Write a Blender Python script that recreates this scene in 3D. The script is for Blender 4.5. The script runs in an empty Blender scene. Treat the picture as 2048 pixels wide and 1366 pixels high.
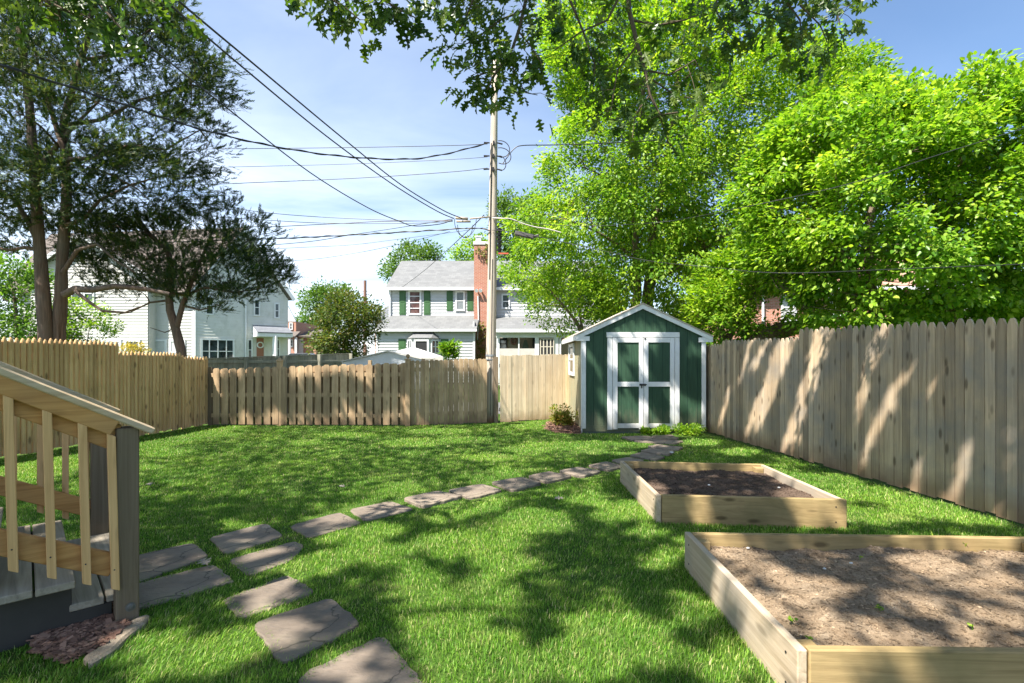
import bpy, math, random
import numpy as np
from mathutils import Vector, Matrix, noise as mnoise
R = math.radians
rnd = random.Random(7)
rng = np.random.default_rng(11)
sc = bpy.context.scene
COL = sc.collection

# ------------------------------------------------------------------ camera and measuring helpers
F, CX, HY, H = 1016.0, 1024.0, 718.0, 1.45          # focal length in photo pixels, principal column, horizon row, eye height
cam_d = bpy.data.cameras.new('camera'); cam = bpy.data.objects.new('camera', cam_d); COL.objects.link(cam)
cam_d.sensor_width = 36; cam_d.lens = F / 2048 * 36; cam_d.shift_y = (HY - 683) / 2048
cam_d.clip_end = 3000; cam_d.clip_start = 0.05
cam.location = (0, 0, H); cam.rotation_euler = (R(90), 0, 0)
sc.camera = cam

def P(px, py, D): return Vector(((px - CX) / F * D, D, H + (HY - py) / F * D))
def G(px, py, z=0.0):
    D = (H - z) * F / (py - HY)
    return Vector(((px - CX) / F * D, D, z))
def pix(x, y, z): return CX + F * x / y, HY - F * (z - H) / y

# ------------------------------------------------------------------ object helpers
W = {}
def thing(name, label, cat, loc=(0, 0, 0), group=None, rotz=0):
    o = bpy.data.objects.new(name, None); COL.objects.link(o)
    o.empty_display_size = 0.2
    o.location = loc; o.rotation_euler = (0, 0, rotz)
    o['label'] = label; o['category'] = cat
    if group: o['group'] = group
    W[o] = Matrix.Translation(Vector(loc)) @ Matrix.Rotation(rotz, 4, 'Z')
    return o
def tag(o, label, cat=None, group=None, kind=None):
    o['label'] = label
    if cat: o['category'] = cat
    if group: o['group'] = group
    if kind: o['kind'] = kind
    return o

class MB:
    def __init__(s): s.v = []; s.f = []
    def add(s, vs, fs):
        b = len(s.v); s.v += [tuple(v) for v in vs]; s.f += [tuple(i + b for i in f) for f in fs]; return s
    def hexa(s, p):       # 8 corners: bottom 4 ccw, top 4
        return s.add(p, [(3, 2, 1, 0), (4, 5, 6, 7), (0, 1, 5, 4), (1, 2, 6, 5), (2, 3, 7, 6), (3, 0, 4, 7)])
    def box(s, x0, x1, y0, y1, z0, z1):
        return s.hexa([(x0, y0, z0), (x1, y0, z0), (x1, y1, z0), (x0, y1, z0), (x0, y0, z1), (x1, y0, z1), (x1, y1, z1), (x0, y1, z1)])
    def obox(s, c, u, v, w):
        c, u, v, w = Vector(c), Vector(u), Vector(v), Vector(w)
        return s.hexa([c - u - v - w, c + u - v - w, c + u + v - w, c - u + v - w, c - u - v + w, c + u - v + w, c + u + v + w, c - u + v + w])
    def beam(s, a, b, w, h, up=(0, 0, 1)):
        a, b = Vector(a), Vector(b); d = (b - a); L = d.length; d.normalize()
        side = d.cross(Vector(up)).normalized(); u2 = side.cross(d).normalized()
        return s.obox((a + b) / 2, d * (L / 2), -side * (w / 2), u2 * (h / 2))
    def prism(s, pts, ext):
        pts = [Vector(p) for p in pts]; e = Vector(ext); n = len(pts)
        nor = Vector((0, 0, 0))
        for i in range(n): nor += (pts[i] - pts[0]).cross(pts[(i + 1) % n] - pts[0])
        if nor.dot(e) > 0: pts = pts[::-1]
        fs = [tuple(range(n)), tuple(range(2 * n - 1, n - 1, -1))]
        fs += [(i, i + n, (i + 1) % n + n, (i + 1) % n) for i in range(n)]
        return s.add(pts + [p + e for p in pts], fs)
    def tube(s, pts, rad, n=8, cap=True):
        pts = [Vector(p) for p in pts]
        if not isinstance(rad, (list, tuple)): rad = [rad] * len(pts)
        vs, fs = [], []; prev = None
        for i, p in enumerate(pts):
            d = (pts[min(i + 1, len(pts) - 1)] - pts[max(i - 1, 0)])
            if d.length < 1e-9: d = Vector((0, 0, 1))
            d.normalize()
            a = d.cross(Vector((0, 0, 1)) if prev is None else prev)
            if prev is None:
                if a.length < 1e-3: a = d.cross(Vector((0, 1, 0)))
                x = a.normalized()
            else:
                x = (prev - d * prev.dot(d)).normalized()
            prev = x; y = d.cross(x)
            for k in range(n):
                t = 2 * math.pi * k / n
                vs.append(p + (x * math.cos(t) + y * math.sin(t)) * rad[i])
        for i in range(len(pts) - 1):
            for k in range(n):
                fs.append((i * n + k, i * n + (k + 1) % n, (i + 1) * n + (k + 1) % n, (i + 1) * n + k))
        if cap: fs += [tuple(range(n - 1, -1, -1)), tuple(range((len(pts) - 1) * n, len(pts) * n))]
        return s.add(vs, fs)
    def ball(s, c, r, sx=1, sy=1, sz=1, n=10, m=6):
        c = Vector(c); vs = []; fs = []
        for i in range(1, m):
            a = math.pi * i / m
            for k in range(n):
                t = 2 * math.pi * k / n
                vs.append(c + Vector((math.sin(a) * math.cos(t) * r * sx, math.sin(a) * math.sin(t) * r * sy, math.cos(a) * r * sz)))
        vs += [c + Vector((0, 0, r * sz)), c - Vector((0, 0, r * sz))]
        for i in range(m - 2):
            for k in range(n): fs.append((i * n + k, (i + 1) * n + k, (i + 1) * n + (k + 1) % n, i * n + (k + 1) % n))
        T, B = len(vs) - 2, len(vs) - 1
        for k in range(n):
            fs.append((T, k, (k + 1) % n)); fs.append((B, (m - 2) * n + (k + 1) % n, (m - 2) * n + k))
        return s.add(vs, fs)
    def build(s, name, mat, parent=None, local=False, bevel=0, smooth=False):
        me = bpy.data.meshes.new(name); o = bpy.data.objects.new(name, me); COL.objects.link(o)
        Wm = Matrix.Identity(4)
        if parent is not None:
            o.parent = parent; Wm = W[parent]; W[o] = Wm
        else: W[o] = Wm
        vs = s.v
        if not local and parent is not None:
            inv = Wm.inverted(); vs = [inv @ Vector(v) for v in vs]
        me.from_pydata([tuple(v) for v in vs], [], s.f)
        me.materials.append(mat); me.update()
        if smooth:
            for p in me.polygons: p.use_smooth = True
        if bevel:
            b = o.modifiers.new('bevel', 'BEVEL'); b.width = bevel; b.segments = 1; b.limit_method = 'ANGLE'
        return o
def solo(mb, name, mat, label, cat, group=None, kind=None, bevel=0, smooth=False):
    """a thing that is one mesh, its origin moved to its base"""
    vs = np.array([tuple(v) for v in mb.v]); c = (vs.min(0) + vs.max(0)) / 2; c[2] = vs[:, 2].min()
    mb.v = [tuple(v - c) for v in vs]
    o = mb.build(name, mat, None, bevel=bevel, smooth=smooth); o.location = c
    return tag(o, label, cat, group, kind)

def np_mesh(name, verts, faces_idx, sizes, mat, parent=None, smooth=False):
    """fast mesh from arrays; faces_idx flat loop->vertex, sizes per face"""
    me = bpy.data.meshes.new(name)
    v = np.asarray(verts, dtype=np.float32)
    if parent is not None:
        inv = np.array(W[parent].inverted()); v = (v @ inv[:3, :3].T + inv[:3, 3]).astype(np.float32)
    me.vertices.add(len(v)); me.vertices.foreach_set('co', np.ascontiguousarray(v, dtype=np.float32).ravel())
    me.loops.add(len(faces_idx)); me.loops.foreach_set('vertex_index', np.asarray(faces_idx, dtype=np.int32))
    sizes = np.asarray(sizes, dtype=np.int32)
    me.polygons.add(len(sizes))
    st = np.zeros(len(sizes), dtype=np.int32); st[1:] = np.cumsum(sizes)[:-1]
    me.polygons.foreach_set('loop_start', st)
    if smooth: me.polygons.foreach_set('use_smooth', np.ones(len(sizes), dtype=bool))
    me.materials.append(mat); me.update(calc_edges=True)
    o = bpy.data.objects.new(name, me); COL.objects.link(o)
    if parent is not None: o.parent = parent; W[o] = W[parent]
    else: W[o] = Matrix.Identity(4)
    return o

def replicate(T, faces, pos, U, V, N, size):
    """T: k x 3 template (along, across, normal); pos/U/V/N: n x 3; size n"""
    T = np.asarray(T, float); k = len(T); n = len(pos)
    s = np.asarray(size)[:, None, None]
    vs = pos[:, None, :] + s * (T[None, :, 0:1] * U[:, None, :] + T[None, :, 1:2] * V[:, None, :] + T[None, :, 2:3] * N[:, None, :])
    flat = np.concatenate([np.array(f) for f in faces]); sz = np.array([len(f) for f in faces])
    idx = (flat[None, :] + (np.arange(n) * k)[:, None]).ravel()
    return vs.reshape(-1, 3), idx, np.tile(sz, n)
def unit(a): return a / np.maximum(np.linalg.norm(a, axis=-1, keepdims=True), 1e-9)
def frames(U, Nhint):
    U = unit(U); V = unit(np.cross(Nhint, U)); N = np.cross(U, V); return U, V, N

# ------------------------------------------------------------------ materials
def mat(name):
    m = bpy.data.materials.new(name); m.use_nodes = True; nt = m.node_tree
    return m, nt, nt.nodes['Principled BSDF'], nt.nodes['Material Output']
def nd(nt, typ, **kw):
    n = nt.nodes.new(typ)
    for k, v in kw.items():
        if k.startswith('i_'):
            key = k[2:]; key = int(key) if key.isdigit() else key
            n.inputs[key].default_value = v
        else: setattr(n, k, v)
    return n
def c4(c): return (c[0], c[1], c[2], 1)
def ramp(nt, fac, stops):
    r = nt.nodes.new('ShaderNodeValToRGB'); e = r.color_ramp.elements
    while len(e) < len(stops): e.new(0.5)
    for i, (p, c) in enumerate(stops): e[i].position = p; e[i].color = c4(c)
    nt.links.new(fac, r.inputs[0]); return r.outputs[0]
def mix(nt, fac, a, b, mode='MIX'):
    m = nt.nodes.new('ShaderNodeMix'); m.data_type = 'RGBA'; m.blend_type = mode
    for s, v in ((0, fac), (6, a), (7, b)):
        if hasattr(v, 'is_output'): nt.links.new(v, m.inputs[s])
        elif s == 0: m.inputs[s].default_value = v
        else: m.inputs[s].default_value = c4(v)
    return m.outputs[2]
def coord(nt, scale=(1, 1, 1), which='Object'):
    t = nd(nt, 'ShaderNodeTexCoord'); mp = nd(nt, 'ShaderNodeMapping'); mp.inputs['Scale'].default_value = scale
    nt.links.new(t.outputs[which], mp.inputs[0]); return mp.outputs[0]
def noise(nt, vec, scale, detail=4, rough=0.55, dist=0):
    n = nd(nt, 'ShaderNodeTexNoise'); n.inputs['Scale'].default_value = scale; n.inputs['Detail'].default_value = detail
    n.inputs['Roughness'].default_value = rough; n.inputs['Distortion'].default_value = dist
    nt.links.new(vec, n.inputs['Vector']); return n.outputs[0]
def bump(nt, h, strength, dist, bsdf):
    b = nd(nt, 'ShaderNodeBump'); b.inputs['Strength'].default_value = strength; b.inputs['Distance'].default_value = dist
    nt.links.new(h, b.inputs['Height']); nt.links.new(b.outputs[0], bsdf.inputs['Normal'])
def island(nt): return nd(nt, 'ShaderNodeNewGeometry').outputs['Random Per Island']
def maprange(nt, v, a, b, c, d):
    m = nd(nt, 'ShaderNodeMapRange'); m.inputs[1].default_value = a; m.inputs[2].default_value = b
    m.inputs[3].default_value = c; m.inputs[4].default_value = d; nt.links.new(v, m.inputs[0]); return m.outputs[0]

def wood(name, dark, light, axis='z', grain=26, stain=None, stain_amt=0.5, var=0.35, knots=0.0, rough=0.8, foot=None):
    m, nt, b, out = mat(name)
    sl = {'x': (1.2, grain, grain), 'y': (grain, 1.2, grain), 'z': (grain, grain, 1.2)}[axis]
    r = island(nt)
    off = nd(nt, 'ShaderNodeVectorMath', operation='ADD'); cmb = nd(nt, 'ShaderNodeCombineXYZ')
    mm = nd(nt, 'ShaderNodeMath', operation='MULTIPLY'); nt.links.new(r, mm.inputs[0]); mm.inputs[1].default_value = 57
    for i in range(3): nt.links.new(mm.outputs[0], cmb.inputs[i])
    nt.links.new(coord(nt, sl), off.inputs[0]); nt.links.new(cmb.outputs[0], off.inputs[1])
    g = noise(nt, off.outputs[0], 1.0, 5, 0.6, 0.8)
    col = ramp(nt, g, [(0.3, dark), (0.62, light)])
    if stain:
        s = noise(nt, coord(nt, (1, 1, 1)), 2.2, 4, 0.6)
        sf = maprange(nt, s, 0.42, 0.68, 0, stain_amt)
        col = mix(nt, sf, col, stain)
    if knots:
        vo = nd(nt, 'ShaderNodeTexVoronoi'); vo.inputs['Scale'].default_value = 1.0
        ks = {'x': (3.0, 9, 9), 'y': (9, 3.0, 9), 'z': (9, 9, 3.0)}[axis]
        nt.links.new(coord(nt, ks), vo.inputs['Vector'])
        kf = maprange(nt, vo.outputs['Distance'], 0.10, 0.22, knots, 0)
        col = mix(nt, kf, col, tuple(c * 0.35 for c in dark))
    if foot:
        zc = nd(nt, 'ShaderNodeSeparateXYZ'); nt.links.new(coord(nt), zc.inputs[0])
        nz = nd(nt, 'ShaderNodeMath', operation='MULTIPLY_ADD'); nt.links.new(noise(nt, coord(nt, (3, 3, 3)), 1.5, 3), nz.inputs[0])
        nz.inputs[1].default_value = -0.35; nt.links.new(zc.outputs[2], nz.inputs[2])
        col = mix(nt, maprange(nt, nz.outputs[0], -0.15, 0.12, 0.75, 0), col, foot)
    h = nd(nt, 'ShaderNodeHueSaturation'); nt.links.new(col, h.inputs['Color'])
    nt.links.new(maprange(nt, r, 0, 1, 1 - var, 1 + var), h.inputs['Value'])
    nt.links.new(h.outputs[0], b.inputs['Base Color']); b.inputs['Roughness'].default_value = rough
    b.inputs['Specular IOR Level'].default_value = 0.25
    bump(nt, g, 0.5, 0.004, b)
    return m
def paint(name, col, rough=0.5, var=0.08, scale=6, axis=None, dirt=None, spec=0.4, bumpd=0.001, splash=None):
    m, nt, b, out = mat(name)
    sl = {'z': (14, 14, 1), None: (1, 1, 1), 'x': (1, 14, 14)}[axis]
    n = noise(nt, coord(nt, sl), scale, 5, 0.6)
    c = ramp(nt, n, [(0.3, tuple(x * (1 - var) for x in col)), (0.7, tuple(min(1, x * (1 + var)) for x in col))])
    if dirt:
        n2 = noise(nt, coord(nt, (1, 1, 0.6)), 3.0, 5, 0.65)
        c = mix(nt, maprange(nt, n2, 0.5, 0.75, 0, 0.5), c, dirt)
    if splash:                                     # soil splashed up the foot of the wall
        zc = nd(nt, 'ShaderNodeSeparateXYZ'); nt.links.new(coord(nt), zc.inputs[0])
        ma = nd(nt, 'ShaderNodeMath', operation='MULTIPLY_ADD'); nt.links.new(noise(nt, coord(nt, (5, 5, 2)), 2.0, 5, .7), ma.inputs[0])
        ma.inputs[1].default_value = -0.9; nt.links.new(zc.outputs[2], ma.inputs[2])
        c = mix(nt, maprange(nt, ma.outputs[0], -0.45, 0.05, 0.65, 0), c, splash)
    nt.links.new(c, b.inputs['Base Color']); b.inputs['Roughness'].default_value = rough
    b.inputs['Specular IOR Level'].default_value = spec
    bump(nt, n, 0.3, bumpd, b)
    return m
def foliage(name, cols, trans=0.4, tcol=None, rough=0.45, spec=0.35, patch=0.5, pscale=1.2):
    m, nt, b, out = mat(name)
    r = island(nt)
    k = len(cols); col = ramp(nt, r, [(i / (k - 1) if k > 1 else 0, c) for i, c in enumerate(cols)])
    n = noise(nt, coord(nt), pscale, 2)
    h = nd(nt, 'ShaderNodeHueSaturation'); nt.links.new(col, h.inputs['Color'])
    nt.links.new(maprange(nt, n, 0.3, 0.7, 1 - patch * 0.5, 1 + patch * 0.5), h.inputs['Value'])
    nt.links.new(maprange(nt, n, 0.3, 0.7, 0.515, 0.485), h.inputs['Hue'])
    nt.links.new(h.outputs[0], b.inputs['Base Color']); b.inputs['Roughness'].default_value = rough
    b.inputs['Specular IOR Level'].default_value = spec
    t = nd(nt, 'ShaderNodeBsdfTranslucent'); ms = nd(nt, 'ShaderNodeMixShader'); ms.inputs[0].default_value = trans
    tc = mix(nt, 1.0, h.outputs[0], tcol or (1.0, 1.0, 0.45), 'MULTIPLY')
    h2 = nd(nt, 'ShaderNodeHueSaturation'); h2.inputs['Value'].default_value = 1.7; nt.links.new(tc, h2.inputs['Color'])
    nt.links.new(h2.outputs[0], t.inputs[0])
    nt.links.new(b.outputs[0], ms.inputs[1]); nt.links.new(t.outputs[0], ms.inputs[2]); nt.links.new(ms.outputs[0], out.inputs[0])
    return m
def simple(name, col, rough=0.5, metal=0, spec=0.5):
    m, nt, b, out = mat(name)
    b.inputs['Base Color'].default_value = c4(col); b.inputs['Roughness'].default_value = rough
    b.inputs['Metallic'].default_value = metal; b.inputs['Specular IOR Level'].default_value = spec
    n = noise(nt, coord(nt), 25, 3)
    nt.links.new(ramp(nt, n, [(0.3, tuple(x * 0.85 for x in col)), (0.7, tuple(min(1, x * 1.1) for x in col))]), b.inputs['Base Color'])
    return m
def brick(name, c1, c2, mortar, scale=1.0):
    m, nt, b, out = mat(name)
    t = nd(nt, 'ShaderNodeTexCoord'); s = nd(nt, 'ShaderNodeSeparateXYZ'); nt.links.new(t.outputs['Object'], s.inputs[0])
    a = nd(nt, 'ShaderNodeMath', operation='ADD'); nt.links.new(s.outputs[0], a.inputs[0]); nt.links.new(s.outputs[1], a.inputs[1])
    c = nd(nt, 'ShaderNodeCombineXYZ'); nt.links.new(a.outputs[0], c.inputs[0]); nt.links.new(s.outputs[2], c.inputs[1])
    k = nd(nt, 'ShaderNodeTexBrick'); nt.links.new(c.outputs[0], k.inputs['Vector'])
    k.inputs['Color1'].default_value = c4(c1); k.inputs['Color2'].default_value = c4(c2); k.inputs['Mortar'].default_value = c4(mortar)
    k.inputs['Scale'].default_value = scale; k.inputs['Mortar Size'].default_value = 0.012; k.inputs['Bias'].default_value = 0.1
    k.inputs['Brick Width'].default_value = 0.22; k.inputs['Row Height'].default_value = 0.075
    nt.links.new(mix(nt, 0.35, k.outputs[0], ramp(nt, noise(nt, coord(nt), 5, 4), [(0.3, c1), (0.7, c2)])), b.inputs['Base Color'])
    b.inputs['Roughness'].default_value = 0.9
    bump(nt, k.outputs['Fac'], -0.4, 0.01, b)
    return m
def shingle(name, c1, c2, w=0.3, h=0.14, rough=0.95):
    m, nt, b, out = mat(name)
    t = nd(nt, 'ShaderNodeTexCoord'); k = nd(nt, 'ShaderNodeTexBrick'); mp = nd(nt, 'ShaderNodeMapping')
    s = nd(nt, 'ShaderNodeSeparateXYZ'); nt.links.new(t.outputs['Object'], s.inputs[0])
    c = nd(nt, 'ShaderNodeCombineXYZ'); a = nd(nt, 'ShaderNodeMath', operation='MULTIPLY'); a.inputs[1].default_value = 0.01
    nt.links.new(s.outputs[1], a.inputs[0]); a2 = nd(nt, 'ShaderNodeMath', operation='ADD'); nt.links.new(a.outputs[0], a2.inputs[0]); nt.links.new(s.outputs[0], a2.inputs[1])
    nt.links.new(a2.outputs[0], c.inputs[0]); nt.links.new(s.outputs[2], c.inputs[1])
    nt.links.new(c.outputs[0], k.inputs['Vector'])
    k.inputs['Color1'].default_value = c4(c1); k.inputs['Color2'].default_value = c4(c2)
    k.inputs['Mortar'].default_value = c4(tuple(x * 0.6 for x in c1)); k.inputs['Scale'].default_value = 1
    k.inputs['Mortar Size'].default_value = 0.006; k.inputs['Brick Width'].default_value = w; k.inputs['Row Height'].default_value = h
    n = noise(nt, coord(nt), 1.3, 5, 0.7)
    nt.links.new(mix(nt, maprange(nt, n, 0.35, 0.7, 0, 0.6), k.outputs[0], tuple(x * 0.65 for x in c1)), b.inputs['Base Color'])
    b.inputs['Roughness'].default_value = rough
    bump(nt, k.outputs['Fac'], -0.3, 0.01, b)
    return m
def glass(name, tint=(0.035, 0.045, 0.05)):
    m, nt, b, out = mat(name)
    n = noise(nt, coord(nt, (1, 1, 1)), 1.6, 3)
    nt.links.new(ramp(nt, n, [(0.35, tuple(x * 0.5 for x in tint)), (0.65, tuple(x * 1.8 for x in tint))]), b.inputs['Base Color'])
    b.inputs['Roughness'].default_value = 0.04; b.inputs['Specular IOR Level'].default_value = 0.8
    return m
# ------------------------------------------------------------------ world, sun
SUN = Vector((0.50, 0.48, -1.0)).normalized()          # direction the light travels
el = math.asin(-SUN.z); az = math.atan2(-SUN.x, -SUN.y) # azimuth from +Y toward +X
w = bpy.data.worlds.new('World'); sc.world = w; w.use_nodes = True
wt = w.node_tree; bg = wt.nodes['Background']
sky = nd(wt, 'ShaderNodeTexSky'); sky.sky_type = 'NISHITA'; sky.sun_disc = False
sky.sun_elevation = el; sky.sun_rotation = az; sky.air_density = 1.0; sky.dust_density = 0.6; sky.ozone_density = 2.0
tc = nd(wt, 'ShaderNodeTexCoord'); sep = nd(wt, 'ShaderNodeSeparateXYZ'); wt.links.new(tc.outputs['Generated'], sep.inputs[0])
zz = nd(wt, 'ShaderNodeMath', operation='ADD'); wt.links.new(sep.outputs[2], zz.inputs[0]); zz.inputs[1].default_value = 0.12
cb = nd(wt, 'ShaderNodeCombineXYZ')
for i in (0, 1):
    dv = nd(wt, 'ShaderNodeMath', operation='DIVIDE'); wt.links.new(sep.outputs[i], dv.inputs[0]); wt.links.new(zz.outputs[0], dv.inputs[1]); wt.links.new(dv.outputs[0], cb.inputs[i])
mpw = nd(wt, 'ShaderNodeMapping'); mpw.inputs['Scale'].default_value = (0.42, 0.9, 1); mpw.inputs['Rotation'].default_value = (0, 0, R(12)); mpw.inputs['Location'].default_value = (0.35, 0.2, 0)
wt.links.new(cb.outputs[0], mpw.inputs[0])
cn = noise(wt, mpw.outputs[0], 1.1, 7, 0.58, 0.5)
cf = maprange(wt, cn, 0.33, 0.64, 0.10, 0.95)
lowz = maprange(wt, sep.outputs[2], 0.0, 0.5, 1.0, 0.30)
leftx = maprange(wt, sep.outputs[0], -0.2, 0.45, 1.0, 0.15)
cm = nd(wt, 'ShaderNodeMath', operation='MULTIPLY'); wt.links.new(cf, cm.inputs[0]); wt.links.new(lowz, cm.inputs[1])
cm2 = nd(wt, 'ShaderNodeMath', operation='MULTIPLY'); wt.links.new(cm.outputs[0], cm2.inputs[0]); wt.links.new(leftx, cm2.inputs[1])
hs = nd(wt, 'ShaderNodeHueSaturation'); hs.inputs['Saturation'].default_value = 1.08; wt.links.new(sky.outputs[0], hs.inputs['Color'])
wt.links.new(mix(wt, cm2.outputs[0], hs.outputs[0], (6.8, 7.3, 8.1)), bg.inputs[0])
bg.inputs[1].default_value = 0.09
sl = bpy.data.lights.new('sun', 'SUN'); so = bpy.data.objects.new('sun', sl); COL.objects.link(so)
sl.energy = 5.0; sl.angle = R(0.5); sl.color = (1.0, 0.945, 0.86)
so.rotation_euler = SUN.to_track_quat('-Z', 'Y').to_euler(); so.location = (-8, -6, 16)
sc.view_settings.view_transform = 'Standard'; sc.view_settings.look = 'None'; sc.view_settings.gamma = 1
sc.view_settings.exposure = 1.42
cy = sc.cycles; cy.max_bounces = 8; cy.diffuse_bounces = 4; cy.glossy_bounces = 2; cy.transmission_bounces = 4
cy.caustics_reflective = False; cy.caustics_refractive = False; cy.use_denoising = True

# ------------------------------------------------------------------ materials
WHITE = paint('white paint', (0.70, 0.705, 0.71), 0.5, 0.06, 5, dirt=(0.50, 0.48, 0.42), splash=(.42, .38, .29))
GREEN = paint('shed green paint', (0.030, 0.072, 0.040), 0.6, 0.25, 3, 'z', spec=0.3, bumpd=0.003, splash=(.15, .13, .085))
FENCE_L = wood('new pine', (0.55, 0.315, 0.14), (0.78, 0.50, 0.25), 'z', 30, (0.42, 0.25, 0.10), 0.35, 0.17, 0.8)
FENCE_B = wood('weathered pine', (0.35, 0.235, 0.13), (0.54, 0.385, 0.23), 'z', 28, (0.27, 0.18, 0.105), 0.6, 0.2, 0.4, foot=(0.2, 0.13, 0.08))
FENCE_P = wood('pale pine', (0.66, 0.51, 0.33), (0.84, 0.70, 0.50), 'z', 28, (0.5, 0.36, 0.22), 0.3, 0.12, 0.3, foot=(0.3, 0.17, 0.09))
FENCE_R = wood('silvered pine', (0.315, 0.225, 0.14), (0.50, 0.38, 0.25), 'z', 30, (0.26, 0.235, 0.20), 0.75, 0.32, 0.8, foot=(0.25, 0.15, 0.08))
FENCE_N = wood('old grey boards', (0.24, 0.23, 0.17), (0.36, 0.34, 0.26), 'z', 26, (0.18, 0.19, 0.13), 0.6, 0.15)
BEDW = wood('bed lumber', (0.23, 0.16, 0.070), (0.38, 0.27, 0.125), 'x', 30, (0.19, 0.155, 0.065), 0.7, 0.08, 0.8)  # end boards darker than the sides: their shade is put into the colour
BEDWY = wood('bed lumber side', (0.35, 0.265, 0.17), (0.50, 0.40, 0.28), 'y', 30, (0.31, 0.275, 0.23), 0.6, 0.08, 0.5)
DECKX = wood('rail lumber', (0.36, 0.165, 0.05), (0.56, 0.30, 0.105), 'x', 34, (0.30, 0.20, 0.11), 0.4, 0.06, 0.35)
DECKZ = wood('baluster lumber', (0.48, 0.265, 0.105), (0.68, 0.42, 0.195), 'z', 40, None, 0, 0.1, 0.35)
CAPW = wood('cap lumber', (0.40, 0.28, 0.16), (0.58, 0.45, 0.29), 'x', 40, (0.40, 0.34, 0.26), 0.6, 0.05)
TREADW = wood('grey tread boards', (0.20, 0.17, 0.13), (0.34, 0.295, 0.23), 'y', 30, (0.25, 0.20, 0.14), 0.5, 0.15, 0.2)
POSTG = wood('dark grey stained wood', (0.115, 0.083, 0.052), (0.19, 0.145, 0.097), 'z', 40, None, 0, 0.1, 0)
POLEW = wood('grey pole wood', (0.34, 0.28, 0.22), (0.54, 0.47, 0.39), 'z', 22, (0.36, 0.30, 0.24), 0.5, 0.1, 0, foot=(0.30, 0.13, 0.07))
METAL = simple('galvanised steel', (0.35, 0.36, 0.37), 0.45, 0.7)
BLACK = simple('black rubber', (0.018, 0.018, 0.02), 0.55)
DARKMETAL = simple('dark hardware', (0.05, 0.05, 0.055), 0.4, 0.6)
GLASS = glass('window glass')
STONE = None
def stone_mat():
    m, nt, b, out = mat('bluestone slate')
    n = noise(nt, coord(nt), 2.2, 6, 0.65); n2 = noise(nt, coord(nt, (1, 2.5, 1)), 14, 6, 0.7, 0.6)
    c = ramp(nt, n, [(0.3, (0.135, 0.104, 0.078)), (0.55, (0.235, 0.187, 0.142)), (0.75, (0.36, 0.29, 0.21))])
    c = mix(nt, maprange(nt, n2, 0.5, 0.75, 0, 0.4), c, (0.10, 0.095, 0.09))
    h = nd(nt, 'ShaderNodeHueSaturation'); nt.links.new(c, h.inputs['Color']); nt.links.new(maprange(nt, nd(nt, 'ShaderNodeObjectInfo').outputs['Random'], 0, 1, 0.8, 1.2), h.inputs['Value'])
    vc = nd(nt, 'ShaderNodeTexVoronoi', feature='DISTANCE_TO_EDGE'); vc.inputs['Scale'].default_value = 1.9; vc.inputs['Randomness'].default_value = 1
    wv = nd(nt, 'ShaderNodeVectorMath', operation='ADD'); nt.links.new(coord(nt), wv.inputs[0]); cv = nd(nt, 'ShaderNodeCombineXYZ'); nt.links.new(maprange(nt, noise(nt, coord(nt), 5, 4), 0, 1, -.15, .15), cv.inputs[0]); nt.links.new(cv.outputs[0], wv.inputs[1]); nt.links.new(wv.outputs[0], vc.inputs['Vector'])
    crk = maprange(nt, vc.outputs['Distance'], .004, .014, .75, 0)
    stn = maprange(nt, noise(nt, coord(nt), 1.1, 6, .7), .5, .7, 0, .45)
    hc = mix(nt, stn, mix(nt, crk, h.outputs[0], (.03, .027, .022)), (.13, .115, .07))
    nt.links.new(hc, b.inputs['Base Color']); b.inputs['Roughness'].default_value = 0.75
    bump(nt, n2, 0.9, 0.012, b); return m
STONE = stone_mat()
def soil_mat(name, a, b_, c_):
    m, nt, b, out = mat(name)
    n = noise(nt, coord(nt), 7, 8, 0.7); n2 = noise(nt, coord(nt), 90, 5, 0.75)
    c = ramp(nt, n, [(0.3, a), (0.55, b_), (0.75, c_)])
    c = mix(nt, maprange(nt, n2, 0.45, 0.7, 0, 0.6), c, tuple(x * 0.5 for x in a))
    hv = nd(nt, 'ShaderNodeHueSaturation'); nt.links.new(c, hv.inputs['Color']); nt.links.new(ramp(nt, island(nt), [(0, (.5,) * 3), (.7, (1.0,) * 3), (.95, (1.25,) * 3), (1, (2.0,) * 3)]), hv.inputs['Value']); c = hv.outputs[0]
    nt.links.new(c, b.inputs['Base Color']); b.inputs['Roughness'].default_value = 0.95; b.inputs['Specular IOR Level'].default_value = 0.1
    bump(nt, n2, 0.9, 0.012, b); return m
SOIL2 = soil_mat('dry garden soil', (0.225, 0.158, 0.098), (0.35, 0.26, 0.172), (0.47, 0.37, 0.26))
SOIL1 = soil_mat('dark compost soil', (0.09, 0.062, 0.045), (0.145, 0.102, 0.075), (0.22, 0.16, 0.12))
def mulch_mat():
    m, nt, b, out = mat('bark mulch'); r = island(nt)
    nt.links.new(ramp(nt, r, [(0, (0.10, 0.05, 0.035)), (0.5, (0.20, 0.105, 0.07)), (1, (0.34, 0.20, 0.14))]), b.inputs['Base Color'])
    b.inputs['Roughness'].default_value = 0.9; return m
MULCH = mulch_mat()
def ground_mat():
    m, nt, b, out = mat('lawn soil and thatch')
    n = noise(nt, coord(nt), 3.5, 6, 0.65)
    nt.links.new(ramp(nt, n, [(0.3, (0.035, 0.07, 0.012)), (0.55, (0.055, 0.10, 0.018)), (0.75, (0.12, 0.12, 0.045))]), b.inputs['Base Color'])
    b.inputs['Roughness'].default_value = 0.95; b.inputs['Specular IOR Level'].default_value = 0.1; return m
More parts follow.
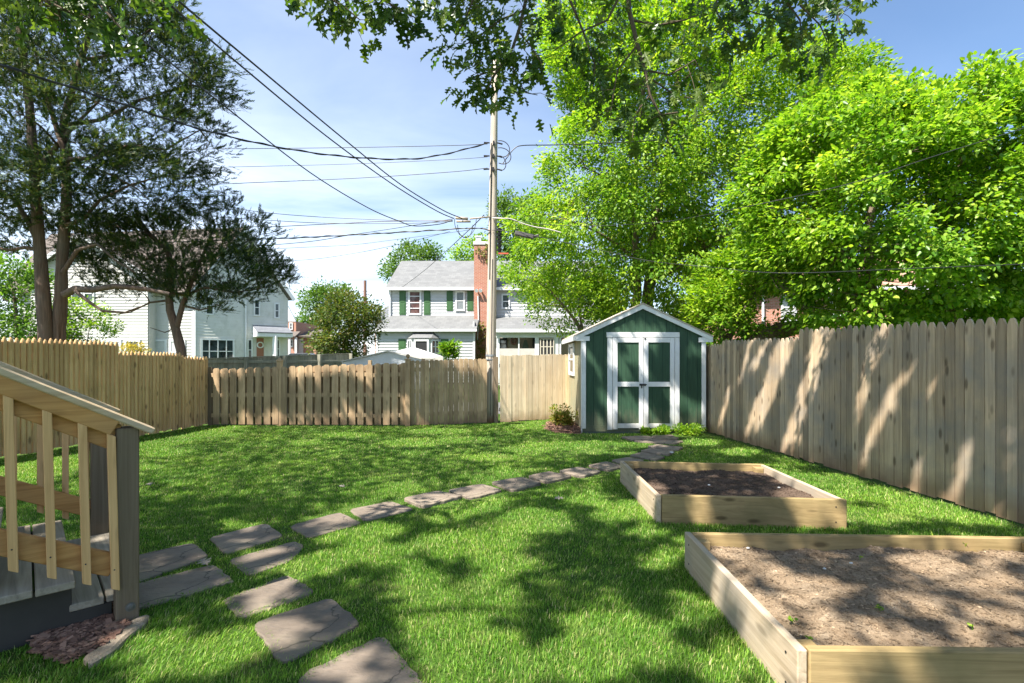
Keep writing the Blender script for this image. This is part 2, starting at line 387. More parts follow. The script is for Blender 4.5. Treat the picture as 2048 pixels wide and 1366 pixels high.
def asphalt():
    m, nt, b, out = mat('asphalt'); n = noise(nt, coord(nt), 30, 5)
    nt.links.new(ramp(nt, n, [(0.3, (0.10, 0.10, 0.10)), (0.7, (0.18, 0.175, 0.17))]), b.inputs['Base Color']); b.inputs['Roughness'].default_value = 0.9; return m

# ------------------------------------------------------------------ ground
mb = MB(); mb.add([(-400, -60, 0), (400, -60, 0), (400, 700, 0), (-400, 700, 0)], [(0, 1, 2, 3)])
o = mb.build('lawn', ground_mat()); tag(o, 'green lawn ground of the fenced yard', kind='structure')
mb = MB(); mb.add([(-60, 13.4, 0.004), (60, 13.4, 0.004), (60, 17.0, 0.004), (-60, 17.0, 0.004)], [(0, 1, 2, 3)])
o = mb.build('alley', asphalt()); tag(o, 'asphalt alley behind the back fence', kind='structure')

# ------------------------------------------------------------------ stepping stones
ST1 = lambda l: [(200 + x / 2.597, 840 + y / 2.597) for x, y in l]
ST2 = lambda l: [(780 + x / 3.0118, 820 + y / 3.0118) for x, y in l]
STONES = [
 (ST1([(90, 728), (470, 640), (545, 705), (100, 862)]), 'slate stepping stone at the stair foot, with a dried pale leaf on it'),
 (ST1([(100, 872), (570, 752), (675, 832), (560, 862), (250, 952), (120, 960)]), 'long slate slab right of the stair post, nearest the stair mulch'),
 (ST1([(585, 605), (850, 538), (935, 597), (665, 683)]), 'slate stone where the path forks, upper of the touching pair'),
 (ST1([(690, 715), (1000, 630), (1040, 655), (970, 720), (790, 790)]), 'sunlit slate stone just below the fork of the path'),
 (ST1([(1000, 545), (1240, 478), (1345, 530), (1095, 598)]), 'slate stone first beyond the fork toward the shed'),
 (ST1([(1310, 460), (1500, 422), (1615, 458), (1385, 513)]), 'cracked slate stone second beyond the fork toward the shed'),
 (ST1([(665, 920), (965, 805), (1095, 885), (745, 1008)]), 'slate stone third from the bottom edge of the photo'),
 (ST1([(820, 1050), (1190, 930), (1330, 1055), (960, 1240)]), 'big half-sunlit slate stone second from the bottom edge of the photo'),
 (ST1([(1060, 1320), (1460, 1120), (1640, 1340), (1680, 1480), (1150, 1520)]), 'shaded slate stone cut off by the bottom edge of the photo'),
 (ST2([(110, 535), (280, 500), (410, 525), (205, 575)]), 'slate stone third beyond the fork, in the middle of the lawn'),
 (ST2([(375, 485), (545, 455), (650, 485), (490, 525)]), 'slate stone fourth beyond the fork, broad and grey'),
 (ST2([(635, 437), (785, 412), (890, 440), (740, 480)]), 'slate stone fifth beyond the fork'),
 (ST2([(855, 402), (955, 380), (1075, 402), (945, 432)]), 'slate stone third left of the farther planter'),
 (ST2([(1040, 370), (1135, 352), (1250, 372), (1150, 398)]), 'slate stone second left of the farther planter'),
 (ST2([(1215, 338), (1305, 318), (1385, 342), (1310, 360)]), 'slate stone touching the back left corner of the farther planter'),
 (ST2([(1360, 303), (1430, 290), (1510, 305), (1400, 320)]), 'pinkish stone just behind the farther planter'),
 (ST2([(1465, 275), (1520, 260), (1635, 282), (1590, 297)]), 'blue grey stone fifth from the shed door'),
 (ST2([(1530, 250), (1570, 238), (1695, 250), (1660, 267)]), 'flat stone fourth from the shed door, with a pale pebble'),
 (ST2([(1570, 222), (1620, 212), (1745, 224), (1720, 238)]), 'sunlit stone third from the shed door'),
 (ST2([(1480, 188), (1600, 181), (1750, 188), (1700, 200)]), 'long narrow stone second from the shed door'),
 (ST2([(1410, 163), (1540, 158), (1590, 173), (1470, 180)]), 'stone at the foot of the left shed door'),
 (ST2([(1595, 160), (1690, 155), (1725, 172), (1600, 176)]), 'stone at the foot of the right shed door'),
]
STONE_XY = []
for i, (poly, lab) in enumerate(STONES):
    pts = [G(px, py, 0.02) for px, py in poly]
    c = sum(pts, Vector()) / len(pts); n = len(pts); out = []
    pts = [p + (p - c).normalized() * (.035 if c.y < 5 else .06) for p in pts]
    for k in range(n):                       # slightly irregular edges, rounded corners
        a, b2 = pts[k], pts[(k + 1) % n]
        for t in (0.05, 0.14, 0.26, 0.38, 0.5, 0.62, 0.74, 0.86, 0.95):
            p = a.lerp(b2, t); j = 0.008 if 0.1 < t < 0.9 else 0.003
            p = p + Vector((rnd.uniform(-j, j), rnd.uniform(-j, j), 0))
            if t in (0.05, 0.95): p = p.lerp(c, 0.03)
            out.append(p)
    STONE_XY.append([(p.x, p.y) for p in out])
    h = (0.014 if c.y < 5 else 0.03) + rnd.uniform(-0.003, 0.005)
    mb = MB(); mb.prism([(p.x, p.y, -0.03) for p in out], (0, 0, 0.03 + h))
    solo(mb, 'stepping_stone', STONE, lab, 'stepping stone', 'flagstones of the garden path', bevel=0.006)

# ------------------------------------------------------------------ raised beds
def raised_bed(c, ztop, lab, th=0.042, soil_z=0.17):
    """c: BL, FL, FR, BR outer corners (x,y)"""
    BL, FL, FR, BR = [Vector((x, y, 0)) for x, y in c]
    ctr = (BL + FL + FR + BR) / 4
    t = thing('raised_bed', lab, 'raised bed', ctr)
    hgt = ztop + 0.02
    def board(a, b, inward, name, m, z1=ztop):
        d = (b - a).normalized(); n = inward
        mb = MB()
        pts = [a, b, b + n * th, a + n * th]
        if d.cross(n).z < 0: pts = pts[::-1]
        mb.hexa([(p.x, p.y, -0.02) for p in pts] + [(p.x, p.y, z1) for p in pts])
        return mb.build(name, m, t, bevel=0.005)
    ux = (FR - FL).normalized(); uy = (BL - FL).normalized(); vx = (BR - BL).normalized(); ry = (BR - FR).normalized()
    board(FL, BL, ux, 'side_board', BEDWY)                       # long sides
    board(FR + ry * (th + 0.003), BR - ry * (th + 0.003), -ux, 'side_board', BEDWY, ztop - 0.004)
    board(FL + ux * (th + 0.006) - uy * 0.004, FR, uy, 'end_board', BEDW, ztop + 0.002)
    board(BL + vx * (th + 0.004), BR, -uy, 'end_board', BEDW, ztop - 0.002)
    for cx_, a, b in ((FL, ux, uy), (FR, -ux, ry), (BL, vx, -uy), (BR, -vx, -ry)):
        o_ = cx_ + (a + b) * (th + 0.004); s = 0.085
        pts = [o_, o_ + a * s, o_ + a * s + b * s, o_ + b * s]
        if a.cross(b).z < 0: pts = pts[::-1]
        mb = MB(); mb.hexa([(p.x, p.y, -0.02) for p in pts] + [(p.x, p.y, ztop - 0.025) for p in pts])
        mb.build('corner_post', BEDW, t, bevel=0.004)
    mb = MB()                                                     # screw heads on the outer faces
    for a, b, n in ((FL, BL, -ux), (FL, FR, -uy)):
        d = (b - a).normalized(); L = (b - a).length
        for s in (0.09, L - 0.09):
            for z in (0.06, ztop - 0.06):
                q = a + d * s + Vector((0, 0, z)); mb = MB(); mb.tube([q - n * 0.004, q + n * 0.003], 0.006, 8); mb.build('screw', DARKMETAL, t)
    return t, (BL, FL, FR, BR)
BED1 = [(1.276, 6.0), (1.274, 4.48), (2.85, 4.32), (2.875, 5.83)]
BED2 = [(1.20, 3.534), (1.177, 2.095), (3.50, 2.045), (3.54, 3.44)]
raised_bed(BED1, 0.25, 'square wooden planter of dark compost, the farther and smaller of the two')
raised_bed(BED2, 0.25, 'wide wooden planter of dry sunlit soil, the nearer of the two')
def soil(c, z, m, lab, nx, ny, amp, seed, clods):
    BL, FL, FR, BR = [Vector((x, y, 0)) for x, y in c]
    vs = []; fs = []
    def at(u, v): return FL.lerp(FR, u).lerp(BL.lerp(BR, u), v)
    mu, mv = 0.045 / (FR - FL).length, 0.045 / (BL - FL).length
    def hz(p): return z + amp * (mnoise.fractal(Vector((p.x * 2.2 + seed, p.y * 2.2, 0)), 0.7, 2.1, 3)) + 0.006 * mnoise.fractal(Vector((p.x * 30 + seed, p.y * 30, 0)), 0.8, 2, 3)
    for j in range(ny + 1):
        for i in range(nx + 1):
            p = at(mu + (1 - 2 * mu) * i / nx, mv + (1 - 2 * mv) * j / ny); vs.append((p.x, p.y, hz(p)))
    for j in range(ny):
        for i in range(nx): a = j * (nx + 1) + i; fs.append((a, a + 1, a + nx + 2, a + nx + 1))
    mb = MB(); mb.add(vs, fs)
    for k in range(clods):
        p = at(rnd.uniform(mu, 1 - mu), rnd.uniform(mv, 1 - mv)); r = rnd.uniform(0.002, 0.007) * (1.8 if rnd.random() < 0.06 else 1)
        q = Vector((p.x, p.y, hz(p) + r * 0.3))
        if rnd.random() < 0.3:
            a = rnd.uniform(0, 6.28); d = Vector((math.cos(a), math.sin(a), rnd.uniform(-.2, .3))) * rnd.uniform(0.008, 0.03)
            mb.beam(q - d, q + d, r * 0.7, r * 0.5)
        else: mb.ball(q, r, rnd.uniform(.7, 1.4), rnd.uniform(.7, 1.4), rnd.uniform(.5, .9), 5, 4)
    o = mb.build('soil', m, None); return tag(o, lab, kind='stuff')
soil(BED2, 0.165, SOIL2, 'dry crumbly brown soil filling the nearer planter', 240, 150, 0.028, 3, 7500)
soil(BED1, 0.165, SOIL1, 'dark compost filling the farther planter', 130, 130, 0.024, 9, 4200)

# ------------------------------------------------------------------ fences
def flat_picket(mb, a, d, n, w_, th_, z0, z1, style):
    """a: base-left point, d along, n thickness direction"""
    def q(u, z): return Vector((a.x + d.x * u, a.y + d.y * u, z))
    if style == 'gothic':
        h = w_ * 1.15
        prof = [(0, z0), (w_, z0), (w_, z1 - h), (w_ * .93, z1 - h * .55), (w_ * .76, z1 - h * .16), (w_ * .62, z1), (w_ * .38, z1), (w_ * .24, z1 - h * .16), (w_ * .07, z1 - h * .55), (0, z1 - h)]
    elif style == 'dog':
        c = w_ * 0.28
        prof = [(0, z0), (w_, z0), (w_, z1 - c), (w_ - c * .45, z1 - c * .3), (w_ - c * 1.1, z1), (c * 1.1, z1), (c * .45, z1 - c * .3), (0, z1 - c)]
    else: prof = [(0, z0), (w_, z0), (w_, z1), (0, z1)]
    mb.prism([q(u, z) for u, z in prof], n * th_)
def round_picket(mb, a, d, n, w_, z0, z1):
    cs = [(0, 0), (0.03, .2), (.18, .38), (.5, .46), (.82, .38), (.97, .2), (1, 0)]
    lv = [(z0, 1), (z1 - .085, 1), (z1 - .05, .86), (z1 - .022, .58), (z1, .16)]
    vs = []; fs = []; k = len(cs)
    for z, s in lv:
        for u, t in cs:
            p = a + d * (w_ * (.5 + (u - .5) * s)) + n * (w_ * t * s); vs.append((p.x, p.y, z))
    for i in range(len(lv) - 1):
        for j in range(k): fs.append((i * k + j, i * k + (j + 1) % k, (i + 1) * k + (j + 1) % k, (i + 1) * k + j))
    fs.append(tuple(range((len(lv) - 1) * k, len(lv) * k)))
    mb.add(vs, fs)
def fence_run(A, B, hts, pw, gap, style, m, parent, n, th_=0.018, z0=0.02, jit=0.012, nm='picket_panel', off=0.0):
    """pickets from A to B (xy), top heights interpolated hts=(hA,hB); n = outward normal (toward the yard)"""
    A, B = Vector((*A, 0)), Vector((*B, 0)); d = (B - A).normalized(); L = (B - A).length; mb = MB()
    x = 0; cnt = max(1, round(L / (pw + gap))); wd = [rnd.uniform(.9, 1.08) for _ in range(cnt)]; sc_w = (L - gap * cnt) / sum(wd)
    for q_w in wd:
        w_ = q_w * sc_w; t = x / L
        z1 = hts[0] + (hts[1] - hts[0]) * t + rnd.uniform(-jit, jit)
        a = A + d * x + n * (off + rnd.uniform(-.005, .005))
        if style == 'round': round_picket(mb, a, d, n, w_, z0 + rnd.uniform(-.02, .02), z1)
        else: flat_picket(mb, a, d, n, w_, th_, z0 + rnd.uniform(-.01, .02), z1, style)
        x += w_ + gap
    return mb.build(nm, m, parent)
def rails(A, B, zs, m, parent, n, off, w_=0.04, h_=0.085):
    A, B = Vector((*A, 0)), Vector((*B, 0))
    for z in zs:
        mb = MB(); mb.beam(A + n * off + Vector((0, 0, z)), B + n * off + Vector((0, 0, z)), w_, h_); mb.build('rail', m, parent, bevel=.004)
def post(mb_m, parent, x, y, h, s=0.045, name='post', cap=None, rot=0):
    mb = MB(); c, s_ = math.cos(rot), math.sin(rot)
    mb.obox((x, y, h / 2), (c * s, s_ * s, 0), (-s_ * s, c * s, 0), (0, 0, h / 2))
    if cap == 'pyramid':
        mb.obox((x, y, h + .012), (c * s * 1.25, s_ * s * 1.25, 0), (-s_ * s * 1.25, c * s * 1.25, 0), (0, 0, .012))
        b = len(mb.v); k = s * 1.05
        mb.v += [(x - k, y - k, h + .024), (x + k, y - k, h + .024), (x + k, y + k, h + .024), (x - k, y + k, h + .024), (x, y, h + .10)]
        mb.f += [(b, b + 1, b + 4), (b + 1, b + 2, b + 4), (b + 2, b + 3, b + 4), (b + 3, b, b + 4)]
    elif cap == 'ball':
        mb.obox((x, y, h + .012), (s * 1.3, 0, 0), (0, s * 1.3, 0), (0, 0, .012))
        mb.tube([(x, y, h + .02), (x, y, h + .05)], .022, 10); mb.ball((x, y, h + .085), .045, n=12, m=8)
    return mb.build(name, mb_m, parent, bevel=0 if cap == 'ball' else .004)

# left stockade fence (half-round pickets, in the shade of its own face)
FL0, FL1 = Vector((-7.43, 7.37, 0)), Vector((-6.69, 11.16, 0))
dl = (FL1 - FL0).normalized(); nl = Vector((dl.y, -dl.x, 0)); Ll = (FL1 - FL0).length
t = thing('stockade_fence', 'pale tan half-round picket fence on the left, stepping down toward the corner', 'fence', FL0.lerp(FL1, .5))
sA = FL0 - dl * 5.0; s1 = FL0 + dl * (Ll * .468); s2 = FL0 + dl * (Ll * .82)
fence_run(sA.xy, s1.xy, (1.80, 1.765), .074, .003, 'round', FENCE_L, t, nl)
fence_run((s1 + dl * .002).xy, s2.xy, (1.60, 1.575), .072, .003, 'round', FENCE_L, t, nl)
fence_run((s2 + dl * .002).xy, FL1.xy, (1.52, 1.50), .072, .003, 'round', FENCE_L, t, nl)
rails(sA.xy, s1.xy, (.35, .95, 1.45), FENCE_L, t, nl, -.03); rails((s1 + dl * .02).xy, FL1.xy, (.3, .85, 1.3), FENCE_L, t, nl, -.03)
post(POSTG, t, -6.62, 11.17, 1.27, .045)

# back fence, shadow-box part
BY0, BY1 = Vector((-6.55, 11.12, 0)), Vector((-2.27, 11.02, 0))
nb = Vector((0, -1, 0))
t = thing('shadowbox_fence', 'low weathered fence of staggered boards with gaps along the back of the lawn', 'fence', BY0.lerp(BY1, .5))
db = (BY1 - BY0).normalized()
def hz_back(x): return 1.245 + (x + 6.5) / 4.3 * 0.13
front = MB(); back = MB(); x = .05; k = 0; Lb = (BY1 - BY0).length
while x < Lb - .12:
    a = BY0 + db * x; tp = hz_back(a.x) + rnd.uniform(-.01, .01)
    wv = rnd.uniform(.13, .145)
    flat_picket(front, a + nb * .056, db, nb, wv, .018, .03, tp, 'dog')
    flat_picket(back, a + db * .105 + nb * -.035, db, nb, .13, .018, .03, tp - .015, 'dog')
    x += .186; k += 1
front.build('front_boards', FENCE_B, t); back.build('rear_boards', FENCE_B, t)
for a_, b_ in ((BY0, BY0 + db * 1.52), (BY0 + db * 1.62, BY0 + db * 3.42), (BY0 + db * 3.5, BY1)):
    for z in (.22, .66, 1.1): 
        mb = MB(); mb.beam(a_ + Vector((0, 0, z)) + nb * .022, b_ + Vector((0, 0, z + .02)) + nb * .022, .075, .085); mb.build('rail', FENCE_B, t)
post(FENCE_B, t, G(553, 853).x, 11.10 - .03, 1.40, .05, cap='pyramid')
post(FENCE_B, t, G(737, 853).x, 11.03, 1.42, .035)

# back fence, solid boards up to the pole
C0, C1 = Vector((-2.20, 10.98, 0)), Vector((-.56, 11.42, 0)); dc = (C1 - C0).normalized(); nc = Vector((dc.y, -dc.x, 0))
t = thing('board_fence', 'weathered solid board fence with rounded tops between the ball post and the utility pole', 'fence', C0.lerp(C1, .5))
fence_run(C0.xy, C1.xy, (1.42, 1.47), .098, .006, 'dog', FENCE_B, t, nc)
rails(C0.xy, C1.xy, (.25, .75, 1.22), FENCE_B, t, nc, -.03)
post(FENCE_B, t, -2.24, 10.93, 1.43, .05, cap='ball')
post(FENCE_B, t, G(843, 853).x, 11.14, 1.46, .035)

# back fence, pale new boards up to the shed
D0, D1 = Vector((-.27, 11.50, 0)), Vector((1.365, 12.35, 0)); dd = (D1 - D0).normalized(); ndv = Vector((dd.y, -dd.x, 0))
t = thing('panel_fence', 'pale newer board fence in full sun between the utility pole and the shed', 'fence', D0.lerp(D1, .5))
fence_run(D0.xy, D1.xy, (1.53, 1.56), .088, .004, 'flat', FENCE_P, t, ndv)
rails(D0.xy, D1.xy, (.3, .8, 1.3), FENCE_P, t, ndv, -.03)
post(POSTG, t, -.36, 11.50, 1.5, .05)

# right stockade fence (flat gothic pickets)
def RF(y): return Vector((4.963 - .111 * y, y, 0))
t = thing('picket_fence', 'tall silvered picket fence with pointed tops running along the right side', 'fence', RF(6))
dr = (RF(10) - RF(4)).normalized(); nr = Vector((-dr.y, dr.x, 0))
fence_run(RF(1.6).xy, RF(7.32).xy, (1.76, 1.885), .092, .007, 'gothic', FENCE_R, t, nr, jit=.018)
fence_run(RF(7.33).xy, RF(9.45).xy, (1.765, 1.80), .094, .008, 'gothic', FENCE_R, t, nr, jit=.015)
fence_run(RF(9.46).xy, RF(12.6).xy, (1.73, 1.70), .094, .008, 'gothic', FENCE_R, t, nr, jit=.015)
rails(RF(1.6).xy, RF(7.3).xy, (.3, .95, 1.5), FENCE_R, t, nr, -.03); rails(RF(7.34).xy, RF(12.6).xy, (.3, .9, 1.4), FENCE_R, t, nr, -.03)
for y in (2.5, 4.9, 7.32, 9.75, 12.2):
    q = RF(y) - nr * .10; post(FENCE_R, t, q.x, q.y, 1.6, .045)

# neighbour's grey fence across the alley
N0, N1 = P(405, 740, 14.2), P(700, 740, 17.5); N0.z = N1.z = 0; dn = (N1 - N0).normalized(); nn = Vector((dn.y, -dn.x, 0))
t = thing('boundary_fence', 'old grey mossy board fence seen behind the back fence, below the pale sided house', 'fence', N0.lerp(N1, .5))
fence_run(N0.xy, N1.xy, (1.44, 1.62), .13, .004, 'flat', FENCE_N, t, nn)
rails(N0.xy, N1.xy, (1.37, .7), FENCE_N, t, nn, .04)
mb = MB(); mb.beam((N0.x, N0.y, 1.455), (N1.x, N1.y, 1.635), .09, .03); mb.build('cap_rail', FENCE_N, t)
for k in range(5):
    q = N0.lerp(N1, k / 4) + nn * .05; post(FENCE_N, t, q.x, q.y, 1.46 + .18 * k / 4, .05)

# ------------------------------------------------------------------ shed
SD = 9.9
def sx(zx): return (1080 + zx / 4.0175 - CX) / F * SD
def sz(zy): return H + (HY - (580 + zy / 4.0175)) / F * SD
X0, X1, SB = sx(345), sx(1322), 12.45
XM = sx(823); ZE, ZP = sz(352), sz(128)
shed = thing('shed', 'dark green garden shed with white trim and double doors in the back right corner', 'shed', (XM, (SD + SB) / 2, 0))
slope = (ZP - ZE) / (XM - X0)
def zroof(x): return ZP - slope * abs(x - XM)
mb = MB(); mb.prism([(X0, SD, .07), (X1, SD, .07), (X1, SD, zroof(X1) - .03), (XM, SD, ZP - .03), (X0, SD, zroof(X0) - .03)], (0, .05, 0))
wall = mb.build('front_wall', GREEN, shed)
gm = MB(); xg = X0 + .2032                                          # thin dark strips: the shade of the siding grooves as colour
def groove_shade_mat():
    return paint('groove shade paint', (0.012, 0.04, 0.025), .8, .1, 3)
GRV = groove_shade_mat()
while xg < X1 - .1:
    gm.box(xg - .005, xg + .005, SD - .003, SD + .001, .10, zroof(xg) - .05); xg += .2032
gm.build('groove_shade', GRV, wall)
SIDE = wood('bare plywood siding', (0.30, 0.27, 0.16), (0.45, 0.38, 0.24), 'z', 14, (0.28, 0.31, 0.22), .8, .04, 0, foot=(.28, .3, .2))
mb = MB(); mb.box(X0 - .012, X0 + .05, SD + .055, SB, .07, zroof(X0) - .02); lw = mb.build('side_wall', SIDE, shed)
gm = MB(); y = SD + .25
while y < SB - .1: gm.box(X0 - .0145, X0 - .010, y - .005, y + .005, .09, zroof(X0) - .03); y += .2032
gm.build('groove_shade', simple('groove shadow', (.16, .14, .08), .9), lw)
mb = MB(); mb.box(X1 - .05, X1 + .012, SD + .055, SB, .07, zroof(X1) - .02); mb.build('side_wall', GREEN, shed)
mb = MB(); mb.prism([(X0 + .06, SB - .05, .07), (X1 - .06, SB - .05, .07), (X1 - .06, SB - .05, zroof(X1) - .03), (XM, SB - .05, ZP - .03), (X0 + .06, SB - .05, zroof(X0) - .03)], (0, .05, 0)); mb.build('rear_wall', GREEN, shed)
mb = MB(); mb.box(X0 + .01, X1 - .01, SD + .015, SB - .06, 0.0, .068); mb.build('skid_base', simple('grey green skids', (.10, .13, .11), .8), shed)
mb = MB(); mb.box(X0 - .012, X1 + .012, SD - .010, SD - .002, .04, .155); mb.build('skirt_board', GREEN, shed)
RW = SD - .06; OH = .145; TH = .045
ROOFM = shingle('tan roof shingles', (0.48, 0.40, 0.32), (0.56, 0.48, 0.40), .3, .13)
for sgn, xe in ((-1, X0 - OH), (1, X1 + OH)):
    zt = lambda x: zroof(x) + .03
    mb = MB(); mb.prism([(XM, RW, zt(XM)), (xe, RW, zt(xe)), (xe, RW, zt(xe) + TH * .5), (XM, RW, zt(XM) + TH * .6)], (0, SB + .12 - RW, 0)); mb.build('roof_slope', ROOFM, shed)
    mb = MB(); mb.prism([(XM, RW + .012, zt(XM) - .002), (xe, RW + .012, zt(xe) - .002), (xe, RW + .012, zt(xe) - .082), (XM, RW + .012, zt(XM) - .090)], (0, .022, 0)); mb.build('barge_board', WHITE, shed)
    mb = MB(); mb.box(min(xe, xe - sgn * .27), max(xe, xe - sgn * .27), RW + .020, SD - .003, zt(xe) - .10, zt(xe) - .012); mb.build('eave_return', WHITE, shed)
    mb = MB(); mb.box(xe - .012, xe + .012, RW + .04, SB + .11, zt(xe) - .09, zt(xe) - .006); mb.build('fascia', WHITE, shed)
for xa, xb, xs in ((sx(340), sx(368), X0 - .03), (sx(1297), sx(1331), X1 + .03)):
    mb = MB(); mb.box(xa, xb, SD - .022, SD - .003, sz(1113), sz(378)); mb.build('corner_trim', WHITE, shed, bevel=.003)
mb = MB(); mb.box(X0 - .032, X0 - .013, SD - .02, SD + .075, sz(1150), sz(385)); mb.build('corner_trim', WHITE, shed, bevel=.003)
mb = MB(); mb.box(sx(533), sx(1118), SD - .034, SD - .003, sz(380), sz(340)); mb.build('door_header', WHITE, shed, bevel=.003)
for xa, xb in ((540, 580), (1080, 1119)):
    mb = MB(); mb.box(sx(xa), sx(xb), SD - .022, SD - .003, sz(1122), sz(381)); mb.build('door_casing', WHITE, shed, bevel=.003)
for dl_, (xa, ia, ib, xb) in enumerate(((583, 621, 793, 829), (833, 868, 1042, 1077))):
    mb = MB(); mb.box(sx(xa) + .004, sx(xb) - .004, SD - .012, SD - .004, sz(1112), sz(384)); d_ = mb.build('door', GREEN, shed)
    mb = MB()
    mb.box(sx(xa), sx(ia), SD - .032, SD - .0125, sz(1118), sz(383)); mb.box(sx(ib), sx(xb), SD - .032, SD - .0125, sz(1118), sz(383))
    for za, zb in ((422, 383), (776, 738), (1108, 1072)): mb.box(sx(ia) + .001, sx(ib) - .001, SD - .0315, SD - .0125, sz(za), sz(zb))
    mb.build('door_frame', WHITE, d_, bevel=.003)
    mb = MB(); xg = sx(ia) + .08
    while xg < sx(ib) - .04: mb.box(xg - .004, xg + .004, SD - .0142, SD - .0118, sz(1070), sz(424)); xg += .2032
    mb.build('groove_shade', GRV, d_)
    if dl_ == 0:
        mb = MB(); mb.box(sx(795), sx(846), SD - .046, SD - .033, sz(768), sz(752)); mb.tube([(sx(812), SD - .05, sz(752)), (sx(812), SD - .055, sz(788))], .012, 8); mb.tube([(sx(838), SD - .05, sz(770)), (sx(850), SD - .06, sz(755))], .008, 8)
        mb.build('latch', DARKMETAL, d_, bevel=.002)
    else:
        mb = MB(); mb.box(sx(835), sx(848), SD - .042, SD - .033, sz(398), sz(385)); mb.build('bolt', DARKMETAL, d_)
# side window
wy0, wy1, wz0, wz1 = 11.1, 12.05, sz(700) - .02, sz(418) + .02
mb = MB()
for a in ((wy0, wy0 + .07, wz0, wz1), (wy1 - .07, wy1, wz0, wz1), (wy0 + .07, wy1 - .07, wz0, wz0 + .08), (wy0 + .07, wy1 - .07, wz1 - .08, wz1), (wy0 + .07, wy1 - .07, (wz0 + wz1) / 2 - .02, (wz0 + wz1) / 2 + .02)):
    mb.box(X0 - .045, X0 - .0125, *a)
win = mb.build('window', WHITE, shed, bevel=.003)
mb = MB(); mb.box(X0 - .026, X0 - .0155, wy0 + .06, wy1 - .06, wz0 + .07, wz1 - .07); mb.build('pane', GLASS, win)

# ------------------------------------------------------------------ stair (root turned with its own axes; x runs down the stair, y across it)
st = thing('stair', 'wooden garden stair with pine railings and dark grey posts at the lower left', 'stair', (-2.13, 2.806, 0), rotz=math.atan2(.69, .72))
mb = MB(); mb.box(-.052, .052, -.052, .052, -.1, 1.075); pst = mb.build('newel_post', POSTG, st, local=True, bevel=.006)
mb = MB(); mb.ball((0.012, -.053, .095), .02, 1, .5, 1, 12, 8); mb.tube([(0.012, -.051, .095), (0.012, -.056, .095)], .024, 12); mb.build('bolt', simple('painted bolt', (.12, .115, .10), .5), pst, local=True)
mb = MB(); mb.box(-.052, .052, 1.36, 1.464, -.1, 1.075); mb.build('newel_post', POSTG, st, local=True, bevel=.006)
def zc(x): return 1.112 - .575 * x
for yc, s in ((0, -1), (1.412, 1)):
    mb = MB(); mb.beam((.115, yc + s * .01, zc(.115)), (-2.2, yc + s * .01, zc(-2.2)), .145, .036); mb.build('rail_cap', CAPW, st, local=True, bevel=.006)
    mb = MB(); mb.beam((-.056, yc + s * .055, zc(-.056) - .063), (-2.2, yc + s * .055, zc(-2.2) - .063), .036, .085); mb.build('top_rail', DECKX, st, local=True, bevel=.004)
    mb = MB(); mb.beam((-.056, yc + s * .016, zc(-.056) - .115), (-2.2, yc + s * .016, zc(-2.2) - .115), .036, .135); mb.build('inner_rail', DECKX, st, local=True, bevel=.004)
    mb = MB(); mb.beam((-.054, yc + s * .016, .325 - .535 * -.054 - .022), (-2.2, yc + s * .016, .325 + .535 * 2.2 - .022), .036, .115); mb.build('bottom_rail', DECKX, st, local=True, bevel=.004)
    for i, bx in enumerate((-.072, -.19, -.325, -.463, -.60, -.74, -.88, -1.02, -1.16, -1.30)):
        zb, zt = .185 - .535 * bx, zc(bx) - .118
        bw = .0185; ln = .018 if s < 0 else 0
        y0, y1 = (yc - .072, yc - .035) if s < 0 else (yc + .035, yc + .072)
        mb = MB(); mb.hexa([(bx - bw + ln, y0, zb + .0), (bx + bw + ln, y0, zb - .02), (bx + bw + ln, y1, zb - .0), (bx - bw + ln, y1, zb + .02), (bx - bw, y0, zt + .02), (bx + bw, y0, zt - .0), (bx + bw, y1, zt - .0), (bx - bw, y1, zt + .02)])
        bl = mb.build('baluster', DECKZ, st, local=True, bevel=.003)
        if s < 0:
            mb = MB(); mb.ball((bx + ln * .7, y0, zb + .10), .004, 1, 1, 1, 6, 4); mb.build('screw', DARKMETAL, bl, local=True)
for k, (xa, xb, z) in enumerate(((-.235, .065, .145), (-.53, -.215, .30), (-.83, -.51, .455), (-1.13, -.81, .61), (-1.43, -1.11, .765))):
    xm = (xa + xb) / 2
    for j, (a, b) in enumerate(((xa, xm - .005), (xm + .005, xb))):
        e = rnd.uniform(-.012, .012)
        mb = MB(); mb.box(a, b, (.062 if k == 0 else -.035) + e, 1.352 + e, z - .038, z); mb.build('tread', TREADW, st, local=True, bevel=.004)
    if k:
        mb = MB(); mb.box(xb - .03, xb - .01, .13, 1.30, z - .17, z - .04); mb.build('riser', POSTG, st, local=True)
STR = paint('dark grey stringer paint', (.045, .040, .034), .65, .15, 5)
for y in (.065, 1.29):
    mb = MB(); mb.prism([(-.056, y, -.02), (-.056, y, .105), (-.225, y, .105), (-.225, y, .26), (-.52, y, .26), (-.52, y, .415), (-.82, y, .415), (-.82, y, .57), (-1.12, y, .57), (-1.12, y, .725), (-1.43, y, .725), (-1.43, y, -.02)], (0, .04, 0))
    mb.build('stringer', STR, st, local=True, bevel=.003)

